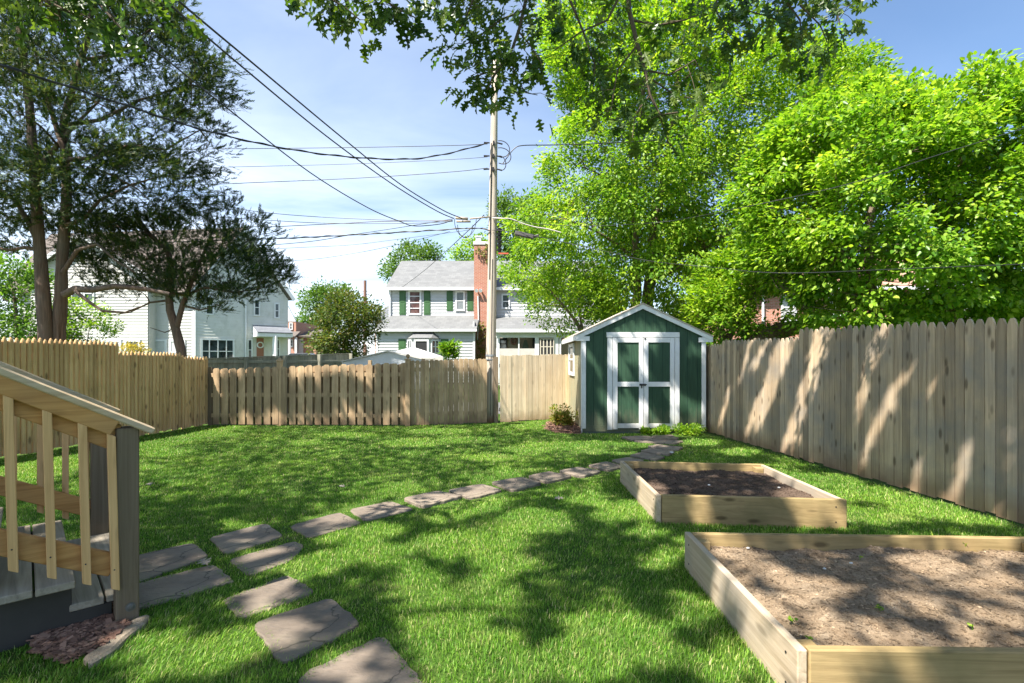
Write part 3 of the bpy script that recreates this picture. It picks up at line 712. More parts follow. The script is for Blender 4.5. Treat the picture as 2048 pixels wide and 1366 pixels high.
# mulch at the stair foot and edging stone
def in_poly(x, y, poly):
    c = False; n = len(poly); j = n - 1
    for i in range(n):
        xi, yi = poly[i]; xj, yj = poly[j]
        if (yi > y) != (yj > y) and x < (xj - xi) * (y - yi) / (yj - yi) + xi: c = not c
        j = i
    return c
MUL = [(G(px, py).x, G(px, py).y) for px, py in ((70, 1275), (150, 1240), (232, 1200), (262, 1236), (258, 1262), (215, 1300), (130, 1330), (70, 1310))]
def chips(poly, n, zb, rmax, name, lab, mound=0):
    xs = [p[0] for p in poly]; ys = [p[1] for p in poly]; mb = MB()
    cx_, cy_ = sum(xs) / len(xs), sum(ys) / len(ys); mb.add([(x, y, .006) for x, y in poly], [tuple(range(len(poly)))])
    if sum((poly[i][0] * poly[(i + 1) % len(poly)][1] - poly[(i + 1) % len(poly)][0] * poly[i][1]) for i in range(len(poly))) < 0: mb.f[-1] = mb.f[-1][::-1]
    k = 0
    while k < n:
        x, y = rnd.uniform(min(xs), max(xs)), rnd.uniform(min(ys), max(ys))
        if not in_poly(x, y, poly): continue
        k += 1; a = rnd.uniform(0, 6.28); L = rnd.uniform(.3, 1) * rmax; tl = rnd.uniform(-.35, .35)
        rr = max(0, 1 - math.hypot(x - cx_, y - cy_) / (.6 * max(max(xs) - min(xs), max(ys) - min(ys))))
        u = Vector((math.cos(a), math.sin(a), tl)).normalized(); v = Vector((-math.sin(a), math.cos(a), rnd.uniform(-.4, .4))).normalized(); nrm = u.cross(v)
        mb.obox((x, y, zb + rnd.uniform(0, .03) + mound * rr), u * L, v * L * rnd.uniform(.2, .45), nrm * .003)
    o = mb.build(name, MULCH, None); return tag(o, lab, kind='stuff')
chips(MUL, 1500, .012, .035, 'bark_mulch', 'reddish bark mulch beside the stair post')
ep = [G(px, py) for px, py in ((300, 1238), (272, 1246), (238, 1268), (205, 1302), (165, 1326), (180, 1340), (226, 1312), (258, 1280), (290, 1256))]
mb = MB(); mb.prism([(p.x, p.y, -.02) for p in ep], (0, 0, .055))
solo(mb, 'edging_stone', soil_mat('tan edging stone', (.30, .24, .17), (.40, .33, .25), (.48, .41, .32)), 'curved tan edging stone between the stair mulch and the grass', 'edging stone', bevel=.012)
EDGE_XY = [(p.x, p.y) for p in ep]
AZ = Vector((G(1125, 858).x, G(1125, 858).y, 0))
MUL2 = [(G(px, py).x, G(px, py).y) for px, py in ((1085, 858), (1100, 848), (1130, 842), (1163, 845), (1163, 869), (1140, 868), (1110, 866))]
chips(MUL2, 700, .02, .04, 'bark_mulch', 'brown bark mulch ring under the yellow green shrub', .06)
# ------------------------------------------------------------------ grass
def poly_mask(x, y, poly):
    c = np.zeros(len(x), bool); n = len(poly); j = n - 1
    for i in range(n):
        xi, yi = poly[i]; xj, yj = poly[j]
        with np.errstate(divide='ignore', invalid='ignore'):
            hit = ((yi > y) != (yj > y)) & (x < (xj - xi) * (y - yi) / (yj - yi + 1e-12) + xi)
        c ^= hit; j = i
    return c
def grow(poly, s):
    cx_ = sum(p[0] for p in poly) / len(poly); cy_ = sum(p[1] for p in poly) / len(poly)
    out = []
    for x, y in poly:
        d = math.hypot(x - cx_, y - cy_); k = (d + s) / d; out.append((cx_ + (x - cx_) * k, cy_ + (y - cy_) * k))
    return out
YARD = [(-8.4, 1.4), (-7.45, 7.3), (-6.72, 11.0), (-2.3, 10.93), (-.4, 11.42), (1.4, 12.4), (1.4, 9.84), (3.8, 9.84), (3.8, 9.7), (RF(10).x - .03, 9.7), (RF(1.4).x - .04, 1.4)]
cs_, sn_ = math.cos(math.atan2(.69, .72)), math.sin(math.atan2(.69, .72))
def stl(x, y): return (-2.13 + x * cs_ - y * sn_, 2.806 + x * sn_ + y * cs_)
HOLES = [grow(s, -.045) for s in STONE_XY] + [MUL, MUL2, EDGE_XY, BED1, BED2, [stl(.07, .03), stl(.07, 1.38), stl(-2, 1.38), stl(-2, .03)]]
FRINGE = [grow(s, .15) for s in STONE_XY]
def grass_patch(n, y0, y1, wid, hgt):
    y = rng.uniform(y0, y1, n); x = rng.uniform(-8.5, 4.95, n)
    lim = 1.25 * y + 1.0
    ok = (np.abs(x) < lim) & poly_mask(x, y, YARD)
    x, y = x[ok], y[ok]
    bad = np.zeros(len(x), bool)
    for h in HOLES: bad |= poly_mask(x, y, h)
    # thinner, shorter turf in worn patches
    wn = np.array([mnoise.noise(Vector((a * 1.1, b * 1.1, 4.0))) for a, b in zip(x, y)])
    bad |= (wn > .38) & (rng.random(len(x)) < .45)
    # bare strip along the right fence and by the shed
    dfr = (4.963 - .111 * y) - x
    bad |= (dfr < .16) & (rng.random(len(x)) < .75)
    bad |= (y > 9.45) & (x > 3.3) & (rng.random(len(x)) < .9)
    x, y, wn = x[~bad], y[~bad], wn[~bad]
    n = len(x)
    h = hgt * rng.uniform(.55, 1.25, n) * (1 - .35 * np.clip(wn, -.3, .6)) 
    fr = np.zeros(n, bool)
    for p in FRINGE: fr |= poly_mask(x, y, p)
    h[fr] *= np.where(y[fr] < 4.5, .72, .36)
    a = rng.uniform(0, 2 * np.pi, n); d = np.stack([np.cos(a), np.sin(a)], 1)
    lean = rng.uniform(.2, .95, n) * h
    fx = np.array([mnoise.noise(Vector((p * .9, q * .9, 9.0))) for p, q in zip(x[::1], y[::1])])
    dirx = d[:, 0] * lean + fx * h * .5; diry = d[:, 1] * lean + .25 * fx * h
    wv = wid * rng.uniform(.7, 1.3, n)
    px_, py_ = -d[:, 1] * wv / 2, d[:, 0] * wv / 2
    z0 = np.zeros(n)
    base = np.stack([x, y, z0], 1); side = np.stack([px_, py_, z0], 1)
    mid = base + np.stack([dirx * .32, diry * .32, h * .6], 1); tip = base + np.stack([dirx, diry, h * (1 - .25 * (lean / h) ** 2)], 1)
    V = np.stack([base - side, base + side, mid + side * .8, mid - side * .8, tip], 1).reshape(-1, 3)
    idx = (np.array([0, 1, 2, 3, 3, 2, 4])[None] + (np.arange(n) * 5)[:, None]).ravel()
    return V, idx, np.tile([4, 3], n)
def grass_mat():
    m, nt, b, out = mat('turf blades')
    r = island(nt)
    col = ramp(nt, r, [(0, (0.075, 0.19, 0.012)), (.45, (0.13, 0.285, 0.020)), (.78, (0.215, 0.375, 0.042)), (.92, (0.38, 0.43, 0.12)), (1, (0.55, 0.48, 0.25))])
    n = noise(nt, coord(nt), .9, 4, .6); dn = noise(nt, coord(nt), 2.1, 5, .65)
    col = mix(nt, maprange(nt, dn, .57, .76, 0, .5), col, (.42, .38, .15))
    h = nd(nt, 'ShaderNodeHueSaturation'); nt.links.new(col, h.inputs['Color'])
    nt.links.new(maprange(nt, n, .3, .7, .78, 1.25), h.inputs['Value']); nt.links.new(maprange(nt, n, .3, .7, .515, .485), h.inputs['Hue'])
    nt.links.new(h.outputs[0], b.inputs['Base Color']); b.inputs['Roughness'].default_value = .5; b.inputs['Specular IOR Level'].default_value = .3
    t = nd(nt, 'ShaderNodeBsdfTranslucent'); h2 = nd(nt, 'ShaderNodeHueSaturation'); h2.inputs['Value'].default_value = 1.5; nt.links.new(h.outputs[0], h2.inputs['Color']); nt.links.new(h2.outputs[0], t.inputs[0])
    ms = nd(nt, 'ShaderNodeMixShader'); ms.inputs[0].default_value = .35; nt.links.new(b.outputs[0], ms.inputs[1]); nt.links.new(t.outputs[0], ms.inputs[2]); nt.links.new(ms.outputs[0], out.inputs[0])
    return m
gp = [grass_patch(270000, 1.5, 3.3, .0034, .031), grass_patch(230000, 3.3, 5.2, .0042, .028), grass_patch(190000, 5.2, 7.6, .0055, .029), grass_patch(160000, 7.6, 12.5, .008, .028)]
vs = np.concatenate([g[0] for g in gp]); off = np.cumsum([0] + [len(g[0]) for g in gp[:-1]])
idx = np.concatenate([g[1] + o_ for g, o_ in zip(gp, off)]); szs = np.concatenate([g[2] for g in gp])
o = np_mesh('turf', vs, idx, szs, grass_mat()); tag(o, 'short mown green grass blades covering the yard', kind='stuff')

# ------------------------------------------------------------------ leaves and crowns
BARK = wood('brown bark', (.10, .07, .05), (.20, .15, .11), 'z', 16, (.12, .11, .08), .5, .05, 0, .95)
BARKC = wood('cedar bark', (.075, .048, .036), (.18, .125, .10), 'z', 24, (.14, .13, .115), .55, .05, 0, .95)
BARKO = wood('oak twig bark', (.07, .055, .04), (.15, .115, .085), 'z', 16, None, 0, .1, 0, .95)
LEAF = ([(0, 0, 0), (.32, .30, .03), (.72, .20, .0), (1, 0, -.10), (.72, -.20, .0), (.32, -.30, .03), (.5, 0, -.05)], [(0, 6, 2, 1), (6, 3, 2), (0, 5, 4, 6), (6, 4, 3)])
LEAFS = ([(0, 0, 0), (.45, .27, .04), (1, 0, -.06), (.45, -.27, .04)], [(0, 2, 1), (0, 3, 2)])
_half = [(.10, .03), (.20, .20), (.28, .24), (.30, .07), (.42, .10), (.50, .33), (.60, .36), (.60, .10), (.70, .09), (.80, .24), (.88, .20), (.86, .06)]
OAKV = [(0, 0, 0)] + [(a, b, .10 * b) for a, b in _half] + [(1, 0, -.12)] + [(a, -b, .10 * b) for a, b in _half] + [(.35, 0, -.02), (.65, 0, -.04), (.86, 0, -.08)]
for _i, _v in enumerate(OAKV): OAKV[_i] = (_v[0], _v[1], _v[2] - .10 * _v[0] ** 2)
_L, _R, _T = list(range(1, 13)), list(range(14, 26)), 13
OAKF = [(0, 26, 3, 2, 1), (26, 4, 3), (26, 27, 7, 6, 5, 4), (27, 8, 7), (27, 28, 11, 10, 9, 8), (28, 12, 11), (28, 13, 12)]
OAKF += [tuple(reversed([{**{a: a + 13 for a in _L}}.get(v, v) for v in f])) for f in OAKF]
OAKS = ([(0, 0, 0), (.2, .22, .03), (.34, .08, 0), (.52, .36, .04), (.66, .10, 0), (.85, .22, 0), (1, 0, -.12), (.85, -.22, 0), (.66, -.10, 0), (.52, -.36, .04), (.34, -.08, 0), (.2, -.22, .03)], [(0, 2, 1), (0, 10, 2), (0, 11, 10), (2, 4, 3), (2, 10, 8, 4), (10, 9, 8), (4, 6, 5), (4, 8, 6), (8, 7, 6)])
def clump_leaves(C, rad, per, flat, out_ctr, droop, rs):
    """leaf positions and axes around clump centres C (n x 3)"""
    n = len(C) * per
    c = np.repeat(C, per, 0); r = np.repeat(np.broadcast_to(rad, len(C)), per)
    d = rs.normal(size=(n, 3)); d = unit(d) * (rs.random(n)[:, None] ** .45); d[:, 2] *= flat
    pos = c + d * r[:, None]
    outw = unit(pos - np.asarray(out_ctr)[None]); U = unit(d * 1.0 + outw * .7 + rs.normal(size=(n, 3)) * .55 + np.array([0, 0, -droop]))
    Nh = unit(np.array([0, 0, 1.0]) + outw * .55 + rs.normal(size=(n, 3)) * .45)
    return pos, *frames(U, Nh)
def sample_crown(poly, D0, thick, n, rs, edge=60, inner=0.0):
    """n clump centres filling a rounded volume whose silhouette is the polygon (photo pixels at depth D0)"""
    pa = np.array(poly, float); lo, hi = pa.min(0), pa.max(0); out = []
    A = pa; B = np.roll(pa, -1, 0)
    while len(out) < n:
        p = rs.uniform(lo, hi, (n, 2)); ok = poly_mask(p[:, 0], p[:, 1], poly); p = p[ok]
        ab = B - A; t = np.clip(((p[:, None] - A) * ab).sum(2) / (ab ** 2).sum(1), 0, 1); e = np.linalg.norm(p[:, None] - (A + t[..., None] * ab), axis=2).min(1)
        q = np.clip(e / edge, 0, 1); half = thick * np.sqrt(1 - (1 - q) ** 2)
        u = rs.uniform(-1, 1, len(p)); u = np.sign(u) * np.abs(u) ** .7; D = D0 + u * half
        for (a, b), d in zip(p, D):
            # keep the silhouette at D0: move along the true direction, scaled about the crown's own distance
            out.append(((a - CX) / F * D0 , d, H + (HY - b) / F * D0))
    return np.array(out[:n])
def limb(a, b, rs, sag=.12, k=5):
    a, b = Vector(a), Vector(b); L = (b - a).length; pts = []
    o1 = Vector(rs.normal(size=3)) * L * .06
    for i in range(k + 1):
        t = i / k; p = a.lerp(b, t); p = p + Vector((0, 0, 1)) * math.sin(math.pi * t) * L * sag * .6 + o1 * math.sin(math.pi * t * 1.3)
        pts.append(p)
    return pts
def tree(name, label, cat, trunks, poly, D0, thick, nclump, per, leaf, size, m, bark, seed, rad=.5, flat=.6, droop=.3, edge=60, nlimb=22, group=None, extra=None, base=None, tmpl=LEAFS, radv=.35, twig=True, avoid=()):
    rs = np.random.default_rng(seed)
    C = sample_crown(poly, D0, thick, nclump, rs, edge)
    for ax, ay, rx, ry, pr in avoid:                    # openings between the boughs
        q = np.array([pix(*c) for c in C]); k = (((q[:, 0] - ax) / rx) ** 2 + ((q[:, 1] - ay) / ry) ** 2 < 1) & (rs.random(len(C)) < pr); C = C[~k]
    b = base or trunks[0][0][0]
    t = thing(name, label, cat, (b[0], b[1], 0), group)
    mb = MB()
    for pts, r0, r1 in trunks:
        mb.tube(pts, [r0 + (r1 - r0) * i / (len(pts) - 1) for i in range(len(pts))], 10)
    mb.build('trunk', bark, t, smooth=True)
    mb = MB(); nodes = []
    for pts, r0, r1 in trunks:
        for i in range(max(1, len(pts) // 3), len(pts)): nodes.append((Vector(pts[i]), (r0 + (r1 - r0) * i / (len(pts) - 1)) * .6))
    order = rs.permutation(len(C)); ctr = C.mean(0)
    for j, ci in enumerate(order):
        c = Vector(C[ci]); big = j < nlimb
        if not big and not twig: break
        best = min(nodes, key=lambda nn_: (nn_[0] - c).length + max(0, nn_[0].z - c.z) * 1.5)
        L = (best[0] - c).length
        if not big and L > 3.0 * rad + 1.0: continue
        r0 = min(best[1] * .8, .012 + .016 * L) if big else min(best[1] * .5, .006 + .004 * L)
        pts = limb(best[0], c, rs, .1, 5 if big else 3)
        mb.tube(pts, [r0 + (max(.004, r0 * .25) - r0) * i / (len(pts) - 1) for i in range(len(pts))], 6 if big else 4, cap=False)
        if big:
            for i in range(1, len(pts)): nodes.append((pts[i], r0 * (1 - .7 * i / len(pts))))
    mb.build('branches', bark, t, smooth=True)
    rr = rad * rs.uniform(1 - radv, 1 + radv, len(C))
    pos, U, V, N = clump_leaves(C, rr, per, flat, (ctr[0], ctr[1], ctr[2] - 1), droop, rs)
    v, i, s = replicate(tmpl[0], tmpl[1], pos, U, V, N, size * rs.uniform(.6, 1.25, len(pos)))
    np_mesh('crown', v, i, s, m, t)
    return t, C

LIME = foliage('lime leaves', [(.065, .160, .010), (.138, .275, .016), (.225, .37, .024), (.34, .44, .05)], .45, patch=.6, pscale=.7, spec=.4)
LIME2 = foliage('mulberry leaves', [(.065, .165, .012), (.138, .285, .018), (.225, .38, .026), (.34, .45, .06)], .45, patch=.45, pscale=.8, spec=.45, rough=.4)
MIDG = foliage('mid green leaves', [(.05, .115, .02), (.085, .17, .028), (.13, .22, .04)], .35, patch=.5, pscale=.3)
OLIVE = foliage('olive leaves', [(.045, .08, .014), (.07, .12, .02), (.11, .15, .028), (.15, .13, .035)], .3, patch=.5, pscale=.8)
DARKG = foliage('dark broad leaves', [(.05, .12, .014), (.09, .20, .02), (.17, .29, .03)], .4, patch=.5, pscale=.9)
OAKM = foliage('oak leaves', [(.035, .080, .014), (.055, .115, .02), (.085, .15, .026), (.14, .20, .035)], .42, patch=.4, pscale=1.2, spec=.45, rough=.35)
CEDM = foliage('cedar sprays', [(.018, .043, .019), (.031, .066, .025), (.056, .094, .031), (.13, .145, .04)], .24, patch=.5, pscale=.8, spec=.2)
AZM = foliage('azalea leaves', [(.09, .14, .02), (.18, .22, .03), (.28, .28, .04), (.32, .16, .05)], .3, patch=.3, pscale=4)
IVYM = foliage('ivy leaves', [(.06, .12, .02), (.12, .19, .03), (.22, .24, .05), (.28, .12, .04)], .3)

# big tree behind the shed
def pl(l, D): return [P(x, y, d if d else D) for x, y, d in [(q + (0,))[:3] for q in l]]
polyA = [(1085, -60), (1450, -60), (1440, 40), (1480, 70), (1520, 110), (1600, 115), (1680, 130), (1740, 250), (1720, 380), (1660, 470), (1560, 560), (1500, 640), (1425, 675), (1330, 655), (1230, 640), (1180, 650), (1120, 590), (1060, 590), (1010, 555), (1000, 490), (1040, 420), (1085, 395), (1095, 300), (1160, 230), (1110, 150), (1090, 60)]
tree('maple_tree', 'large lime green tree with twin brown trunks rising behind the green shed', 'tree',
     [(pl([(1266, 730), (1262, 650), (1275, 590), (1272, 520), (1268, 400), (1275, 280), (1290, 150)], 15.0), .17, .05), (pl([(1292, 730), (1290, 640), (1300, 560), (1305, 480), (1330, 350), (1350, 200), (1370, 60)], 15.2), .22, .05)],
     polyA, 15.2, 2.8, 1300, 150, 1, .12, LIME, BARK, 21, rad=.50, flat=.62, droop=.4, edge=140, nlimb=60, avoid=[(1285, 605, 40, 60, .9), (1170, 640, 40, 26, .6), (1540, 615, 46, 44, 1)])
polyA2 = [(1020, 560), (1090, 500), (1180, 520), (1240, 590), (1200, 650), (1130, 668), (1060, 640)]
tree('dogwood_tree', 'small loose branched tree with forked trunk left of the shed roof', 'tree',
     [(pl([(1172, 725), (1165, 665), (1150, 640), (1130, 615), (1100, 580)], 13.6), .07, .02), (pl([(1166, 668), (1160, 630), (1158, 590)], 13.6), .045, .02)],
     polyA2, 13.6, .9, 90, 70, 1, .09, LIME, BARK, 22, rad=.34, flat=.6, droop=.5, edge=70, nlimb=14)
polyB0 = [(1400, 560), (1480, 480), (1560, 520), (1590, 600), (1560, 668), (1480, 690), (1420, 690), (1395, 640)]
tree('elm_tree', 'yellow green tree with leaning trunk between the shed and the picket fence', 'tree',
     [(pl([(1455, 730), (1445, 670), (1432, 620), (1425, 570)], 12.6), .10, .03), (pl([(1450, 690), (1475, 640), (1510, 580), (1530, 500)], 12.6), .09, .03)],
     polyB0, 12.4, 1.2, 170, 110, 1, .11, LIME, BARK, 23, rad=.42, flat=.5, droop=.3, edge=80, nlimb=20, avoid=[(1540, 615, 46, 40, 1)])
polyM = [(1490, 370), (1540, 280), (1590, 225), (1690, 205), (1720, 165), (1770, 190), (1830, 190), (1862, 150), (1900, 182), (1960, 182), (2050, 168), (2200, 190), (2260, 400), (2200, 640), (2000, 655), (1880, 640), (1770, 668), (1640, 672), (1600, 640), (1560, 570), (1500, 480)]
tree('mulberry_tree', 'broad bright green large leaved tree overhanging the right picket fence', 'tree',
     [(pl([(1760, 760), (1755, 660), (1740, 560), (1735, 460), (1760, 330), (1790, 220)], 10.0), .14, .03), (pl([(1900, 760), (1905, 640), (1890, 520), (1900, 400), (1940, 260)], 10.2), .12, .03), (pl([(1750, 620), (1690, 520), (1640, 420), (1620, 300)], 9.9), .07, .02)],
     polyM, 10.2, 2.0, 1050, 125, 1, .105, LIME2, BARK, 24, rad=.38, flat=.6, droop=.45, edge=140, nlimb=60, tmpl=LEAF, avoid=[(1570, 615, 40, 34, 1), (1660, 612, 22, 26, .7), (1800, 566, 62, 28, .85)])
# log-like leaning trunk between the fence and the brick house
mb = MB(); mb.tube(pl([(1500, 700), (1525, 676), (1560, 662), (1592, 655), (1612, 662)], 12.0), [.24, .22, .20, .17, .10], 12); 
solo(mb, 'leaning_log', BARK, 'dark brown leaning trunk above the far end of the picket fence', 'log', smooth=True)

# trees far behind
def far_tree(name, label, poly, D, thick, n, per, size, m, seed, rad, edge, px, py):
    return tree(name, label, 'tree', [([P(px, 740, D), P(px, py + 20, D), P(px + 3, py - 30, D)], .012 * D, .004 * D)], poly, D, thick, n, per, 1, size, m, BARK, seed, rad=rad, flat=.75, droop=.2, edge=edge, nlimb=8, twig=False)
far_tree('crape_myrtle', 'dense olive green shrubby tree with reddish tips left of the white house', [(640, 650), (652, 610), (672, 590), (700, 592), (735, 605), (758, 618), (745, 660), (735, 700), (690, 722), (648, 715), (632, 690)], 22, 1.3, 150, 70, .15, OLIVE, 31, .5, 45, 690, 690)
far_tree('shade_tree', 'round dark green tree farther back above the olive shrubby tree', [(602, 610), (618, 585), (640, 572), (660, 568), (690, 572), (702, 590), (700, 640), (650, 650), (615, 625)], 48, 2.4, 90, 60, .3, MIDG, 32, 1.0, 40, 655, 620)
far_tree('shade_tree', 'dark green round topped tree directly behind the white house roof', [(775, 560), (772, 538), (790, 515), (812, 490), (845, 484), (872, 498), (876, 530), (860, 560), (800, 570)], 50, 2.6, 110, 60, .3, MIDG, 33, 1.0, 45, 825, 560)
far_tree('shade_tree', 'light green tree beside the red brick chimney', [(903, 505), (925, 482), (960, 476), (985, 490), (985, 560), (930, 560), (905, 530)], 44, 2, 80, 60, .26, LIME, 34, .8, 40, 945, 560)
far_tree('shade_tree', 'bluish green tree top between the utility pole and the big lime tree', [(990, 400), (1010, 385), (1040, 392), (1075, 400), (1090, 480), (1060, 540), (1000, 540), (988, 470)], 46, 2.6, 150, 70, .28, MIDG, 35, .9, 60, 1035, 560)
far_tree('shade_tree', 'pale hazy tree low on the skyline beside the brick house gable', [(592, 650), (605, 635), (625, 630), (645, 636), (650, 660), (600, 668)], 90, 3, 40, 50, .5, MIDG, 36, 1.4, 20, 620, 665)
# broadleaf trees behind the left fence
tree('broadleaf_tree', 'leafy sunlit green tree behind the two cedar trunks at the left edge', 'tree',
     [(pl([(30, 760), (35, 680), (30, 600), (20, 560)], 15.5), .08, .02)], [(-120, 540), (0, 505), (50, 525), (85, 560), (120, 610), (140, 640), (130, 700), (60, 712), (-120, 712)], 15.5, 1.4, 170, 80, 1, .12, DARKG, BARK, 37, rad=.42, edge=80, nlimb=14)
tree('forsythia_bush', 'loose light green bush in front of the cream siding, right of the cedar trunks', 'shrub',
     [(pl([(170, 760), (172, 700), (180, 650)], 16), .03, .008)], [(128, 600), (160, 595), (205, 612), (235, 640), (215, 660), (200, 690), (150, 700), (125, 690)], 16, .8, 55, 60, 1, .10, LIME, BARK, 38, rad=.28, edge=50, nlimb=10)
tree('yellow_shrub', 'small yellow leaved shrub below the cream house windows', 'shrub',
     [(pl([(262, 760), (262, 710), (264, 695)], 20), .03, .01)], [(245, 690), (258, 683), (285, 690), (290, 712), (245, 712)], 20, .5, 24, 50, 1, .08, foliage('yellow leaves', [(.30, .26, .03), (.45, .36, .05)], .3), BARK, 39, rad=.22, edge=20, nlimb=5)
tree('sapling', 'young bright green sapling in front of the white house wall', 'tree',
     [(pl([(895, 745), (896, 715), (900, 690)], 19), .02, .006)], [(882, 700), (893, 686), (912, 690), (918, 705), (905, 716), (888, 714)], 19, .3, 20, 40, 1, .16, LIME, BARK, 40, rad=.2, edge=20, nlimb=6)

# ------------------------------------------------------------------ cedars
def spray_tmpl(rs, nb=13):
    V = []; Fc = []
    for k in range(nb):
        t = k / nb; a = (1 if k % 2 else -1) * rs.uniform(.35, .75); L = rs.uniform(.22, .38) * (1 - .5 * t)
        b = np.array([t * .8, 0, rs.uniform(-.05, .05)]); d = np.array([math.cos(a), math.sin(a), rs.uniform(-.3, .3)]); s = np.array([-d[1], d[0], 0]) * .030
        i = len(V); V += [tuple(b - s), tuple(b + s), tuple(b + d * L * .6 + s * .9), tuple(b + d * L), tuple(b + d * L * .6 - s * .9)]; Fc.append((i, i + 1, i + 2, i + 3, i + 4))
    return V, Fc
SPR = spray_tmpl(np.random.default_rng(5))
def cedar(label, trunks, limbs, poly, D, thick, ncl, per, seed, rad, edge, nl, avoid=None):
    rs = np.random.default_rng(seed)
    C = sample_crown(poly, D, thick, ncl, rs, edge)
    if avoid: C = np.array([c for c in C if not avoid(*pix(c[0], D, c[2]))])
    b = trunks[0][0][0]; t = thing('cedar_tree', label, 'tree', (b[0], b[1], 0), 'dark cedars behind the left fence')
    mb = MB(); nodes = []
    for pts, r0, r1 in trunks:
        q = []
        for i in range(len(pts) - 1):                     # knobbly trunk
            for s in range(3): q.append(pts[i].lerp(pts[i + 1], s / 3))
        q.append(pts[-1]); n = len(q)
        rr = [(r0 + (r1 - r0) * (i / (n - 1))) * rs.uniform(.94, 1.06) for i in range(n)]
        mb.tube(q, rr, 12)
        for i in range(n // 4, n): nodes.append((Vector(q[i]), rr[i] * .6))
    mb.build('trunk', BARKC, t, smooth=True)
    mb = MB()
    for pts, r0, r1 in limbs:
        n = len(pts); mb.tube(pts, [r0 + (r1 - r0) * i / (n - 1) for i in range(n)], 8, cap=False)
        for i in range(1, n): nodes.append((Vector(pts[i]), r0 * .6))
    order = rs.permutation(len(C))
    for j, ci in enumerate(order):
        c = Vector(C[ci]); big = j < nl
        best = min(nodes, key=lambda q: (q[0] - c).length + abs(q[0].z - c.z) * .5)
        L = (best[0] - c).length
        if not big and L > 2.2: continue
        r0 = min(best[1] * .8, .008 + .014 * L) if big else min(best[1] * .5, .004 + .004 * L)
        pts = limb(best[0], c, rs, .08, 5 if big else 3)
        mb.tube(pts, [r0 + (max(.003, r0 * .25) - r0) * i / (len(pts) - 1) for i in range(len(pts))], 6 if big else 4, cap=False)
        if big:
            for i in range(1, len(pts)): nodes.append((pts[i], r0 * (1 - .7 * i / len(pts))))
    mb.build('branches', BARKC, t, smooth=True)
    rr = rad * rs.uniform(.6, 1.3, len(C)); ctr = C.mean(0)
    pos, U, V, N = clump_leaves(C, rr, per, .38, (ctr[0], ctr[1], ctr[2] - 2), .05, rs)
    v, i, s = replicate(SPR[0], SPR[1], pos, U, V, N, rs.uniform(.16, .30, len(pos)))
    np_mesh('crown', v, i, s, CEDM, t)
    return t
CD = 10.9
hole = lambda px, py: (150 < px < 390 and 470 < py < 560 and (px * 7 + py * 3) % 11 < 5)
cedar('tall dark cedar with two reddish trunks rising behind the left picket fence',
      [(pl([(92, 760), (90, 650), (84, 560), (78, 480), (72, 400), (66, 300), (58, 200), (40, 60), (30, -60)], CD), .145, .05), (pl([(120, 760), (118, 660), (122, 590), (124, 520), (130, 450), (134, 380), (130, 310), (128, 240), (150, 160), (180, 60), (190, -60)], CD + .15), .135, .045)],
      [(pl([(70, 350), (90, 320), (115, 290), (150, 250), (200, 200)], CD), .07, .02), (pl([(128, 300), (105, 230), (85, 170), (70, 100)], CD), .06, .02), (pl([(76, 480), (55, 440), (30, 400), (-10, 370)], CD), .07, .02), (pl([(80, 500), (50, 495), (20, 500), (-40, 490)], CD), .05, .02),
       (pl([(132, 450), (165, 440), (200, 400), (260, 370), (330, 350)], CD), .05, .012), (pl([(128, 590), (150, 578), (185, 580), (230, 572), (290, 578), (340, 588)], CD - .1), .085, .035), (pl([(150, 582), (180, 605), (205, 622), (250, 625), (290, 610)], CD - .15), .04, .015),
       (pl([(130, 320), (190, 315), (260, 290), (330, 300), (400, 260)], CD), .05, .01), (pl([(130, 250), (200, 240), (280, 200), (380, 170)], CD), .05, .01), (pl([(165, 120), (230, 110), (300, 60), (350, 20)], CD), .04, .01), (pl([(126, 545), (155, 500), (195, 488), (230, 520), (270, 545)], CD), .05, .015)],
      [(-160, -80), (330, -80), (345, 0), (375, 45), (360, 85), (425, 95), (440, 160), (452, 185), (405, 215), (420, 270), (425, 300), (400, 330), (430, 350), (395, 385), (375, 425), (340, 440), (240, 420), (180, 450), (120, 440), (40, 470), (-40, 500), (-160, 520)],
      CD, 1.5, 460, 46, 41, .50, 120, 70)
cedar('leaning low cedar with spreading flat sprays in front of the cream sided house',
      [(pl([(370, 760), (362, 700), (352, 660), (340, 620), (338, 590), (345, 545), (335, 500), (300, 470), (270, 430)], CD + 1.2), .115, .04), (pl([(352, 660), (365, 610), (385, 560), (410, 500), (430, 450)], CD + 1.2), .07, .02)],
      [(pl([(338, 585), (370, 590), (410, 575), (470, 585), (530, 575)], CD + 1.2), .045, .01), (pl([(345, 545), (400, 520), (460, 500), (520, 470)], CD + 1.2), .04, .01), (pl([(362, 610), (400, 620), (440, 610)], CD + 1.2), .03, .01), (pl([(340, 600), (300, 605), (260, 625), (220, 630)], CD + 1.2), .03, .008), (pl([(335, 500), (290, 520), (240, 500), (190, 505)], CD + 1.2), .035, .01), (pl([(352, 655), (330, 665), (300, 655)], CD + 1.2), .02, .006)],
      [(140, 520), (150, 450), (220, 430), (275, 425), (330, 440), (390, 430), (440, 412), (465, 405), (470, 440), (520, 420), (525, 455), (572, 470), (562, 500), (582, 530), (560, 570), (520, 590), (470, 612), (420, 640), (395, 605), (330, 590), (260, 585), (225, 600), (170, 560), (200, 530)],
      CD + 1.2, 1.0, 290, 23, 43, .38, 70, 70)

